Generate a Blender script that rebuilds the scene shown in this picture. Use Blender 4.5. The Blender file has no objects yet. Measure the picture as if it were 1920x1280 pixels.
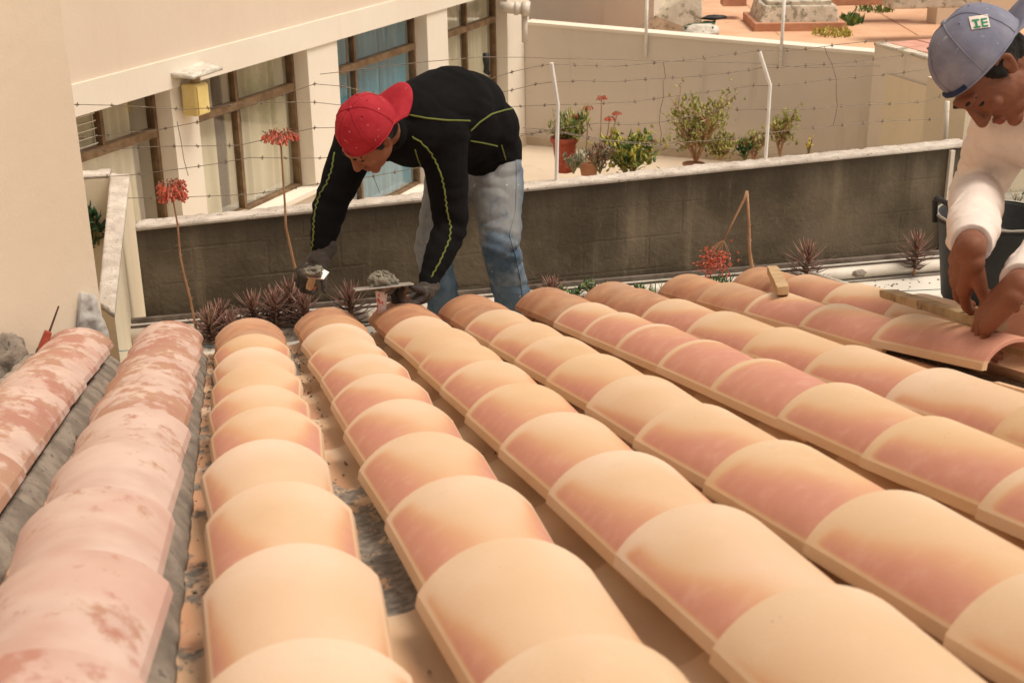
import bpy, bmesh, math, random
from mathutils import Vector, Matrix, noise
from mathutils.bvhtree import BVHTree
R_ = math.radians
random.seed(7)
S = bpy.context.scene
COL = S.collection

# ------------------------------------------------------------------ camera
F_PX, PITCH, YAW, ROLL = 2511.9, 21.235, 12.2455, .8018
CAM = Vector((-.441, -4.2352, 1.5914))
CM = Matrix.Rotation(R_(-YAW), 3, 'Z') @ Matrix.Rotation(R_(90-PITCH), 3, 'X') @ Matrix.Rotation(R_(-ROLL), 3, 'Z')
cd = bpy.data.cameras.new('camera'); cam = bpy.data.objects.new('camera', cd); COL.objects.link(cam)
cam.matrix_world = Matrix.Translation(CAM) @ CM.to_4x4()
cd.sensor_width = 36; cd.lens = F_PX/1920*36; cd.clip_start = .05; cd.clip_end = 500
cd.dof.use_dof = True; cd.dof.focus_distance = 4.7; cd.dof.aperture_fstop = 9.0
S.camera = cam
# ------------------------------------------------------------------ world, sun, exposure
SUN_EL, SUN_AZ = 64, 112          # azimuth clockwise from +Y
w = bpy.data.worlds.new('World'); S.world = w; w.use_nodes = True
nt = w.node_tree; nt.nodes.clear()
sky = nt.nodes.new('ShaderNodeTexSky'); sky.sky_type = 'NISHITA'; sky.sun_disc = False
sky.sun_elevation = R_(SUN_EL); sky.sun_rotation = R_(SUN_AZ); sky.dust_density = 4; sky.air_density = 1.0; sky.ozone_density = .5
hs = nt.nodes.new('ShaderNodeHueSaturation'); hs.inputs['Saturation'].default_value = .30
mx = nt.nodes.new('ShaderNodeMix'); mx.data_type = 'RGBA'; mx.blend_type = 'MULTIPLY'; mx.inputs[0].default_value = 1
mx.inputs[7].default_value = (1.07, .955, .83, 1)
bg = nt.nodes.new('ShaderNodeBackground'); bg.inputs[1].default_value = .14
out = nt.nodes.new('ShaderNodeOutputWorld')
nt.links.new(sky.outputs[0], hs.inputs['Color']); nt.links.new(hs.outputs[0], mx.inputs[6])
nt.links.new(mx.outputs[2], bg.inputs[0]); nt.links.new(bg.outputs[0], out.inputs[0])
sl = bpy.data.lights.new('sun', 'SUN'); sl.energy = 2.3; sl.angle = R_(24); sl.color = (1, .91, .78)
so = bpy.data.objects.new('sun', sl); COL.objects.link(so)
sd = Vector((math.sin(R_(SUN_AZ))*math.cos(R_(SUN_EL)), math.cos(R_(SUN_AZ))*math.cos(R_(SUN_EL)), math.sin(R_(SUN_EL))))
so.rotation_euler = sd.to_track_quat('Z', 'Y').to_euler()
S.render.engine = 'CYCLES'
S.view_settings.view_transform = 'Standard'; S.view_settings.look = 'None'
S.view_settings.exposure = .0; S.view_settings.gamma = 1; S.view_settings.use_curve_mapping = False

# ------------------------------------------------------------------ where things stand
SL = R_(13.867); CS, SN = math.cos(SL), math.sin(SL)
def ray(x, y): return CM @ Vector(((x-960)/F_PX, -(y-640)/F_PX, -1))
def plane(x, y, n, d):
    r = ray(x, y); n = Vector(n); return CAM + r*((d-n.dot(CAM))/n.dot(r))
def at(x, y, Y): return plane(x, y, (0, 1, 0), Y)
def atz(x, y, z): return plane(x, y, (0, 0, 1), z)
def ad(x, y, D): return CAM + ray(x, y)*D
def rp(X, d, h=0): return Vector((X, d*CS+h*SN, -d*SN+h*CS))      # point of the roof: across, down-slope, above
def roofpt(x, y, h=0): return plane(x, y, (0, SN, CS), h)

# ------------------------------------------------------------------ materials
MATS = {}
class NT:
    def __init__(s, name):
        s.m = bpy.data.materials.new(name); s.m.use_nodes = True; s.t = s.m.node_tree; s.t.nodes.clear()
        s.o = s.t.nodes.new('ShaderNodeOutputMaterial'); s.b = s.t.nodes.new('ShaderNodeBsdfPrincipled')
        s.t.links.new(s.b.outputs[0], s.o.inputs[0]); s.tc = s.t.nodes.new('ShaderNodeTexCoord'); MATS[name] = s.m
    def n(s, ty, **k):
        x = s.t.nodes.new(ty)
        for a, v in k.items(): setattr(x, a, v)
        return x
    def l(s, a, b): s.t.links.new(a, b)
    def setin(s, i, v):
        if isinstance(v, (int, float)): i.default_value = v
        elif isinstance(v, tuple): i.default_value = v if len(v) == len(i.default_value) else v+(1,)
        else: s.l(v, i)
    def math(s, op, a, b=0, c=None, clamp=False):
        x = s.n('ShaderNodeMath', operation=op); x.use_clamp = clamp
        s.setin(x.inputs[0], a); s.setin(x.inputs[1], b)
        if c is not None: s.setin(x.inputs[2], c)
        return x.outputs[0]
    def mix(s, f, a, b, mode='MIX'):
        x = s.n('ShaderNodeMix', data_type='RGBA', blend_type=mode)
        s.setin(x.inputs[0], f); s.setin(x.inputs[6], a); s.setin(x.inputs[7], b); return x.outputs[2]
    def noise(s, sc, det=4, rough=.55, vec=None, scale3=None, loc=None, out=0):
        v = vec or s.tc.outputs['Object']
        if scale3 or loc:
            mp = s.n('ShaderNodeMapping'); s.l(v, mp.inputs[0])
            if scale3: mp.inputs['Scale'].default_value = scale3
            if loc is not None:
                if isinstance(loc, tuple): mp.inputs['Location'].default_value = loc
                else: s.l(loc, mp.inputs['Location'])
            v = mp.outputs[0]
        x = s.n('ShaderNodeTexNoise'); x.inputs['Scale'].default_value = sc; x.inputs['Detail'].default_value = det
        x.inputs['Roughness'].default_value = rough; s.l(v, x.inputs['Vector']); return x.outputs[out]
    def ramp(s, v, a, b):          # smooth step from a to b
        x = s.n('ShaderNodeMapRange', interpolation_type='SMOOTHSTEP'); s.setin(x.inputs[0], v)
        s.setin(x.inputs[1], a); s.setin(x.inputs[2], b); return x.outputs[0]
    def bump(s, h, strength=.3, dist=.01):
        x = s.n('ShaderNodeBump'); x.inputs['Strength'].default_value = strength; x.inputs['Distance'].default_value = dist
        s.setin(x.inputs['Height'], h); s.l(x.outputs[0], s.b.inputs['Normal']); return x
    def fin(s, col, rough=.8, spec=.3, **k):
        s.setin(s.b.inputs['Base Color'], col); s.setin(s.b.inputs['Roughness'], rough)
        s.b.inputs['Specular IOR Level'].default_value = spec
        for a, v in k.items(): s.b.inputs[a.replace('_', ' ')].default_value = v
        return s.m

def mottled(name, c1, c2, sc=6, rough=.8, bumpd=.004, bsc=60, spec=.25, c3=None, sc3=25, t3=(.6, .7), world=False, det=6, **k):
    a = NT(name)
    vec = None
    if world:
        g = a.n('ShaderNodeNewGeometry'); vec = g.outputs['Position']
    col = a.mix(a.ramp(a.noise(sc, det, vec=vec), .35, .65), c1, c2)
    if c3: col = a.mix(a.ramp(a.noise(sc3, 6, .65, vec=vec), *t3), col, c3)
    a.bump(a.noise(bsc, 5, .6, vec=vec), .5, bumpd)
    return a.fin(col, rough, spec, **k)

# clay tile: cream body with a flashed pink-red flank, varied per tile through the object's colour
def tile_mat(name, pan=False):
    a = NT(name)
    oi = a.n('ShaderNodeObjectInfo'); sc = a.n('ShaderNodeSeparateColor'); a.l(oi.outputs['Color'], sc.inputs[0])
    pink, tone, old = sc.outputs[0], sc.outputs[1], sc.outputs[2]; alpha = oi.outputs['Alpha']
    rnd = a.math('MULTIPLY', oi.outputs['Random'], 40.)
    cx = a.n('ShaderNodeCombineXYZ')
    for i in range(3): a.l(rnd, cx.inputs[i])
    sx = a.n('ShaderNodeSeparateXYZ'); a.l(a.tc.outputs['Object'], sx.inputs[0]); X, Y, Z = sx.outputs
    nz = a.noise(4.5, 1, .4, loc=cx.outputs[0], scale3=(1.6, .8, 1))
    fine = a.noise(28, 6, .6, loc=cx.outputs[0])
    cream = a.mix(tone, (.65, .475, .325), (.62, .42, .235))
    if pan: cream = a.mix(.0, (.74, .50, .30), cream)
    cream = a.mix(a.ramp(nz, .3, .7), cream, a.mix(tone, (.71, .54, .41), (.67, .475, .295)))
    h = a.math('DIVIDE', Z, .068)
    if pan: h = a.math('ABSOLUTE', a.math('DIVIDE', X, .1))
    base = a.math('ADD', a.math('SUBTRACT', 1, h), a.math('MULTIPLY', a.math('SUBTRACT', nz, .5), .45))
    side = a.ramp(X, .06, -.03)
    base = a.math('ADD', base, a.math('MULTIPLY', side, .16))
    base = a.math('ADD', base, a.math('MULTIPLY', a.ramp(Y, .20, -.10), .30))
    thr = a.math('SUBTRACT', 1.20, a.math('MULTIPLY', pink, 1.05))
    m = a.ramp(base, a.math('SUBTRACT', thr, .26), a.math('ADD', thr, .40))
    m = a.math('MULTIPLY', m, a.ramp(Z, .0165, .023) if not pan else .5)
    m = a.math('MULTIPLY', m, a.ramp(Y, .217, .175))
    pk = a.mix(a.ramp(fine, .2, .8), (.53, .235, .165), (.58, .275, .20))
    mid = a.mix(a.ramp(m, .0, .5), a.mix(a.math('MULTIPLY', a.ramp(Y, .21, .05), .45), cream, (.60, .375, .20)), (.62, .35, .185))
    col = a.mix(a.ramp(m, .15, 1.0), mid, pk)
    # weathered clay
    oc = a.mix(a.ramp(a.noise(9, 5, .6, loc=cx.outputs[0]), .35, .65), (.36, .145, .075), (.50, .245, .12))
    oc = a.mix(a.math('MULTIPLY', a.ramp(a.noise(6, 6, .65, loc=cx.outputs[0]), .5, .66), .55), oc, (.42, .29, .20))
    col = a.mix(old, col, oc)
    # thin scuffs, dust and specks
    col = a.mix(a.math('MULTIPLY', a.ramp(fine, .5, .8), .12), col, (.80, .68, .56))
    col = a.mix(a.math('MULTIPLY', a.ramp(a.noise(110, 3, .6, loc=cx.outputs[0]), .71, .76), .65), col, (.27, .18, .12))
    col = a.mix(a.math('MULTIPLY', a.ramp(a.noise(17, 7, .7, loc=cx.outputs[0]), .56, .74), .20), col, (.50, .36, .26))
    col = a.mix(a.math('MULTIPLY', a.ramp(a.noise(260, 2), .3, .7), .10), col, (.45, .33, .25))
    # mortar splashes
    ms = a.noise(13, 8, .72, loc=cx.outputs[0], scale3=(1.3, .7, 1))
    t = a.math('SUBTRACT', .80, a.math('MULTIPLY', a.math('SUBTRACT', 1, alpha), .42))
    mm = a.ramp(ms, t, a.math('ADD', t, .05))
    gr = a.mix(a.ramp(a.noise(60, 5), .35, .65), (.16, .135, .11), (.33, .28, .23))
    col = a.mix(mm, col, gr)
    b = a.math('ADD', a.math('MULTIPLY', fine, .3), a.math('ADD', a.math('MULTIPLY', a.noise(220, 3), .25), a.math('MULTIPLY', mm, 1.2)))
    a.bump(b, .5, .0022)
    return a.fin(col, a.math('ADD', .62, a.math('MULTIPLY', fine, .2)), .35)
tile_mat('tile'); tile_mat('pan', True)

def smear_mat():
    a = NT('smeared tile')
    oi = a.n('ShaderNodeObjectInfo'); rnd = a.math('MULTIPLY', oi.outputs['Random'], 30.)
    cx = a.n('ShaderNodeCombineXYZ')
    for i in range(3): a.l(rnd, cx.inputs[i])
    sc = a.n('ShaderNodeSeparateColor'); a.l(oi.outputs['Color'], sc.inputs[0])
    n1 = a.noise(6.5, 6, .55, loc=cx.outputs[0], scale3=(1.5, .75, 1)); n2 = a.noise(7, 5, .55, loc=cx.outputs[0])
    wv = a.noise(24, 7, .65, loc=cx.outputs[0], scale3=(1.3, .9, 1))
    body = a.mix(a.ramp(n2, .4, .62), (.38, .20, .12), (.36, .15, .105))
    wash = a.mix(a.ramp(a.noise(9, 5), .3, .7), (.52, .37, .315), (.62, .475, .405))
    mk = a.math('ADD', n1, a.math('MULTIPLY', a.math('SUBTRACT', wv, .5), .75))
    mk = a.math('ADD', mk, a.math('MULTIPLY', sc.outputs[0], .28))
    m = a.ramp(mk, .44, .60)
    col = a.mix(a.math('ADD', a.math('MULTIPLY', m, .72), .16), body, wash)
    col = a.mix(a.math('MULTIPLY', a.ramp(a.noise(3.5, 3, .5, loc=cx.outputs[0]), .52, .66), .35), col, (.46, .225, .17))
    col = a.mix(a.math('MULTIPLY', a.ramp(a.noise(90, 3), .72, .77), .7), col, (.2, .14, .11))
    a.bump(a.math('ADD', a.math('MULTIPLY', m, .8), a.math('MULTIPLY', a.noise(80, 5), .5)), .4, .002)
    return a.fin(col, .72, .25)
smear_mat()

mottled('mortar', (.20, .165, .135), (.33, .275, .225), 14, .95, .012, 70, .15, c3=(.12, .10, .085), sc3=50, t3=(.58, .68))
mottled('fresh mortar', (.15, .135, .105), (.24, .215, .165), 20, .75, .010, 90, .4)
mottled('pale cement', (.36, .34, .32), (.50, .47, .44), 9, .9, .008, 50, .2, c3=(.2, .18, .16), sc3=22, t3=(.62, .7))
mottled('membrane', (.60, .56, .49), (.72, .68, .60), 3, .6, .002, 30, .3, c3=(.40, .34, .28), sc3=9, t3=(.62, .8))
def wall_paint(name, c1, c2, c3, streak=.35):
    a = NT(name); g = a.n('ShaderNodeNewGeometry'); P = g.outputs['Position']
    col = a.mix(a.ramp(a.noise(1.1, 6, .6, vec=P), .3, .7), c1, c2)
    st = a.noise(5, 5, .6, vec=P, scale3=(1, 1, .12)); col = a.mix(a.math('MULTIPLY', a.ramp(st, .55, .75), streak), col, c3)
    col = a.mix(a.math('MULTIPLY', a.ramp(a.noise(30, 6, .7, vec=P), .66, .74), .2), col, c3)
    a.bump(a.math('ADD', a.noise(14, 6, .6, vec=P), a.math('MULTIPLY', a.noise(120, 3, vec=P), .3)), .35, .006); a.fin(col, .85, .2)
wall_paint('cream wall', (.66, .55, .42), (.71, .60, .47), (.60, .43, .27), .65)
wall_paint('peach wall', (.69, .57, .46), (.73, .61, .50), (.66, .52, .41), .3)
wall_paint('white trim', (.76, .68, .57), (.80, .73, .63), (.72, .60, .46), .3)
wall_paint('yellow wall', (.66, .57, .42), (.71, .62, .47), (.60, .48, .32), .3)
wall_paint('grey wall', (.65, .57, .48), (.70, .62, .53), (.46, .40, .33), .4)
wall_paint('terrace floor', (.56, .46, .35), (.63, .53, .41), (.40, .32, .24), .3)
mottled('plinth', (.50, .40, .29), (.58, .48, .36), 5, .9, .004, 60)
def coping_mat():
    a = NT('rough coping'); g = a.n('ShaderNodeNewGeometry'); P = g.outputs['Position']
    col = a.mix(a.ramp(a.noise(8, 5, vec=P), .35, .65), (.56, .49, .42), (.72, .65, .57))
    col = a.mix(a.math('MULTIPLY', a.ramp(a.noise(34, 7, .75, vec=P), .58, .64), .85), col, (.25, .20, .16))
    a.bump(a.noise(38, 8, .7, vec=P), .9, .016); a.fin(col, .95, .15)
coping_mat()
def dark_wall():
    a = NT('stained block wall'); g = a.n('ShaderNodeNewGeometry'); P = g.outputs['Position']
    sx = a.n('ShaderNodeSeparateXYZ'); a.l(P, sx.inputs[0]); X, Y, Z = sx.outputs
    col = a.mix(a.ramp(a.noise(2.2, 7, .65, vec=P), .3, .7), (.078, .062, .041), (.180, .144, .100))
    col = a.mix(a.math('MULTIPLY', a.ramp(a.noise(9, 6, .6, vec=P, scale3=(1, 1, .09)), .54, .74), .5), col, (.31, .25, .17))
    col = a.mix(a.math('MULTIPLY', a.ramp(a.noise(26, 6, .65, vec=P, scale3=(1, 1, .25), loc=(3, 1, 2)), .6, .76), .45), col, (.26, .205, .145))
    # soot running down from the coping and short lime drips
    zt = a.math('SUBTRACT', a.math('ADD', .12, a.math('MULTIPLY', X, .033)), Z)
    dn = a.noise(16, 5, .6, vec=P, scale3=(1, 1, .05), loc=(9, 2, 1))
    soot = a.ramp(a.math('ADD', zt, a.math('MULTIPLY', dn, -.32)), .06, -.14)
    col = a.mix(a.math('MULTIPLY', soot, .62), col, (.055, .045, .033))
    dr = a.noise(19, 3, .5, vec=P, scale3=(1, 1, .03), loc=(4, 7, 1))
    col = a.mix(a.math('MULTIPLY', a.ramp(dr, .66, .74), a.ramp(zt, .32, .05)), col, (.34, .28, .21))
    # faint block courses telegraphing through
    br = a.n('ShaderNodeTexBrick'); mp = a.n('ShaderNodeMapping'); mp.inputs['Rotation'].default_value = (math.pi/2, 0, 0); a.l(P, mp.inputs[0])
    cb = a.n('ShaderNodeCombineXYZ'); a.l(X, cb.inputs[0]); a.l(a.math('SUBTRACT', Z, a.math('MULTIPLY', X, .02)), cb.inputs[1]); a.l(cb.outputs[0], br.inputs[0])
    br.inputs['Scale'].default_value = 1; br.inputs['Brick Width'].default_value = .30; br.inputs['Row Height'].default_value = .145
    br.inputs['Mortar Size'].default_value = .007; br.inputs['Mortar Smooth'].default_value = .6
    f = a.math('MULTIPLY', br.outputs['Fac'], a.ramp(a.noise(3.1, 4, vec=P), .42, .62))
    col = a.mix(a.math('MULTIPLY', f, .10), col, (.07, .055, .04))
    bs = a.n('ShaderNodeBump'); a.bump(a.math('SUBTRACT', a.math('ADD', a.noise(40, 7, .65, vec=P), a.math('MULTIPLY', a.noise(5, 4, vec=P), .8)), a.math('MULTIPLY', f, .35)), .6, .008)
    a.fin(col, .92, .2)
dark_wall()
mottled('window wood', (.14, .082, .042), (.22, .14, .075), 12, .6, .002, 60, .3)
mottled('curtain grey', (.72, .68, .55), (.78, .74, .62), 4, .9, .001)
mottled('curtain blue', (.06, .33, .55), (.10, .42, .66), 4, .9, .001)
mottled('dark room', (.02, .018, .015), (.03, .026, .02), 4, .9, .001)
def glass():
    a = NT('window glass'); tr = a.n('ShaderNodeBsdfTransparent'); tr.inputs[0].default_value = (.86, .86, .80, 1)
    gl = a.n('ShaderNodeBsdfGlossy'); gl.inputs['Roughness'].default_value = .04; gl.inputs[0].default_value = (.8, .8, .8, 1); mxs = a.n('ShaderNodeMixShader')
    lw = a.n('ShaderNodeLayerWeight'); lw.inputs[0].default_value = .22
    a.l(a.math('MINIMUM', a.math('ADD', lw.outputs[0], .04), .35), mxs.inputs[0]); a.l(tr.outputs[0], mxs.inputs[1]); a.l(gl.outputs[0], mxs.inputs[2]); a.l(mxs.outputs[0], a.o.inputs[0])
glass()
mottled('terracotta floor', (.62, .36, .22), (.70, .44, .28), 2.0, .8, .003, 40, .2, c3=(.50, .30, .19), sc3=7, t3=(.6, .75), world=True)
mottled('red clay', (.46, .22, .13), (.56, .30, .19), 6, .8, .003, 40)
mottled('pink tile', (.55, .27, .20), (.64, .35, .27), 6, .8, .003, 40)
mottled('lichen plaster', (.52, .46, .37), (.68, .61, .50), 5, .95, .012, 30, .15, c3=(.28, .25, .18), sc3=12, t3=(.5, .62), world=True)
mottled('acrylic', (.62, .62, .64), (.72, .72, .74), 3, .25, .001, 20, .5)
mottled('white paint metal', (.76, .73, .68), (.84, .81, .76), 14, .5, .002, 60, .4, c3=(.50, .42, .33), sc3=30, t3=(.64, .7))
mottled('pvc', (.60, .54, .46), (.70, .64, .56), 8, .45, .001, 60, .4, c3=(.45, .38, .30), sc3=20, t3=(.6, .72))
mottled('wire', (.13, .10, .075), (.20, .155, .115), 60, .6, .001, 90, .5, Metallic=.6)
mottled('dark gutter', (.10, .075, .06), (.20, .16, .13), 12, .6, .002, 60, .4)
mottled('grey gutter', (.46, .42, .36), (.60, .56, .49), 9, .6, .002, 60, .3)
mottled('yellow plastic', (.70, .54, .20), (.76, .61, .28), 10, .6, .001, 60, .3)
mottled('slate', (.50, .46, .40), (.68, .63, .55), 16, .9, .004, 40, c3=(.28, .24, .2), sc3=26, t3=(.6, .66))
mottled('weathered wood', (.30, .20, .11), (.46, .34, .20), 9, .9, .004, 60, .2, c3=(.18, .12, .07), sc3=30, t3=(.58, .68))
mottled('tan wood', (.44, .29, .16), (.54, .38, .22), 12, .85, .004, 60, .2, c3=(.26, .17, .1), sc3=30, t3=(.6, .7))
mottled('black rubber', (.007, .0075, .0075), (.016, .016, .016), 7, .55, .003, 50, .4, c3=(.24, .22, .19), sc3=30, t3=(.68, .73))
mottled('cement rim', (.26, .24, .20), (.40, .37, .32), 14, .9, .006, 60)
mottled('blue string', (.05, .16, .20), (.07, .20, .25), 9, .7, .001)
mottled('red paint', (.30, .055, .03), (.40, .09, .05), 30, .5, .001)
mottled('rusty steel', (.10, .055, .035), (.18, .10, .06), 40, .7, .002, Metallic=.3)
mottled('steel', (.50, .48, .45), (.64, .62, .58), 30, .35, .001, 90, .5, Metallic=.8)
mottled('painted handle', (.66, .55, .52), (.76, .66, .62), 20, .6, .002, 60, .3, c3=(.52, .05, .06), sc3=22, t3=(.50, .56))
mottled('clear plastic', (.55, .60, .64), (.66, .70, .74), 20, .2, .004, 30, .5)
# living things
def leafy(name, c1, c2, c3=None, sc=14, t3=(.5, .62)):
    mottled(name, c1, c2, sc, .5, .001, 80, .35, c3=c3, sc3=sc*1.3, t3=t3)
leafy('purple leaf', (.105, .060, .048), (.19, .11, .085), (.30, .135, .10), 30, (.52, .64))
leafy('pink leaf', (.36, .19, .155), (.26, .135, .105), (.17, .13, .075), 30)
leafy('stem brown', (.33, .17, .09), (.42, .24, .13))
leafy('stem green', (.14, .13, .05), (.22, .19, .08))
leafy('red flower', (.46, .06, .035), (.56, .13, .06), (.36, .15, .12), 40)
leafy('jade leaf', (.34, .33, .09), (.46, .43, .14), (.16, .18, .04))
leafy('green leaf', (.06, .13, .035), (.12, .20, .05), (.20, .28, .07))
leafy('dark green leaf', (.02, .06, .025), (.04, .09, .04))
leafy('yellow leaf', (.42, .36, .06), (.20, .24, .05), (.62, .50, .10), 20, (.5, .6))
leafy('grey green leaf', (.20, .21, .14), (.30, .30, .2))
leafy('dry leaf', (.22, .11, .07), (.32, .17, .11))
leafy('yellow petal', (.75, .55, .04), (.8, .62, .06))
# people
def skin(name, c1, c2):
    a = NT(name); col = a.mix(a.ramp(a.noise(9, 5), .3, .7), c1, c2)
    col = a.mix(a.math('MULTIPLY', a.ramp(a.noise(120, 4), .55, .8), .25), col, tuple(v*.7 for v in c1))
    a.bump(a.noise(180, 5), .25, .002); a.fin(col, .62, .25, Subsurface_Weight=.08)
    a.b.inputs['Subsurface Radius'].default_value = (.01, .004, .002)
skin('skin', (.19, .070, .036), (.25, .098, .052)); skin('skin deep', (.165, .062, .034), (.22, .086, .047)); skin('lip', (.22, .06, .045), (.26, .08, .055))
def cloth(name, c1, c2, weave=500, bumpd=.0015, c3=None, t3=(.6, .7), sc3=20, rough=.95, wr=14):
    a = NT(name); col = a.mix(a.ramp(a.noise(8, 6, .6), .3, .7), c1, c2)
    if c3: col = a.mix(a.ramp(a.noise(sc3, 6, .7), *t3), col, c3)
    h = a.math('ADD', a.math('MULTIPLY', a.noise(weave, 2), .15), a.noise(wr, 3, .5))
    a.bump(h, .6, bumpd*6); a.fin(col, rough, .1); a.b.inputs['Sheen Weight'].default_value = .0 if 'black' in name else .06
cloth('black knit', (.005, .0048, .0052), (.008, .0078, .0082), c3=(.012, .011, .011), t3=(.6, .8), sc3=9)
cloth('lime piping', (.12, .145, .035), (.16, .19, .05))
cloth('off white fleece', (.70, .60, .54), (.77, .68, .61), c3=(.60, .48, .40), t3=(.58, .8), sc3=7)
cloth('glove', (.045, .038, .034), (.085, .07, .06), c3=(.20, .165, .13), t3=(.56, .70), sc3=16)
cloth('glove palm', (.018, .018, .019), (.03, .03, .03))
cloth('hair', (.006, .005, .004), (.014, .011, .009), weave=900, rough=.6)
cloth('boot', (.10, .065, .04), (.15, .10, .06))
def cap_mat(name, c1, c2, spot):
    a = NT(name); col = a.mix(a.ramp(a.noise(12, 5, .6), .3, .7), c1, c2)
    sp = a.math('MULTIPLY', a.ramp(a.noise(55, 5, .65, loc=(.9, .2, .1)), .66, .70), .7)
    col = a.mix(sp, col, spot)
    a.bump(a.math('ADD', a.noise(700, 2), a.math('MULTIPLY', a.noise(20, 3), 1.5)), .35, .003); a.fin(col, .8, .15)
cap_mat('red cap', (.31, .016, .026), (.40, .030, .042), (.70, .42, .40))
cap_mat('blue cap', (.17, .175, .245), (.25, .255, .315), (.42, .43, .48))
cloth('navy strap', (.02, .03, .07), (.03, .04, .09))
def denim():
    a = NT('denim'); g = a.n('ShaderNodeNewGeometry'); P = g.outputs['Position']
    sx = a.n('ShaderNodeSeparateXYZ'); a.l(P, sx.inputs[0])
    col = a.mix(a.ramp(a.noise(9, 6, .6), .3, .7), (.060, .10, .15), (.14, .19, .245))
    # lime dust rubbed into the thighs, knees and fly
    d = a.math('ADD', a.ramp(sx.outputs[2], -.28, .36), a.math('MULTIPLY', a.math('SUBTRACT', a.noise(5.5, 6, .65, vec=P), .5), 3.0))
    d = a.math('MULTIPLY', a.ramp(d, .35, .85), a.ramp(sx.outputs[0], .68, .60))
    col = a.mix(a.math('MULTIPLY', d, .88), col, a.mix(a.noise(20, 5), (.20, .21, .21), (.34, .34, .325)))
    sp = a.ramp(a.noise(30, 6, .7), .66, .69); col = a.mix(a.math('MULTIPLY', sp, .8), col, (.66, .64, .60))
    a.bump(a.math('ADD', a.math('MULTIPLY', a.noise(600, 2), .2), a.noise(16, 3)), .6, .008); a.fin(col, .9, .12)
denim()

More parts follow.
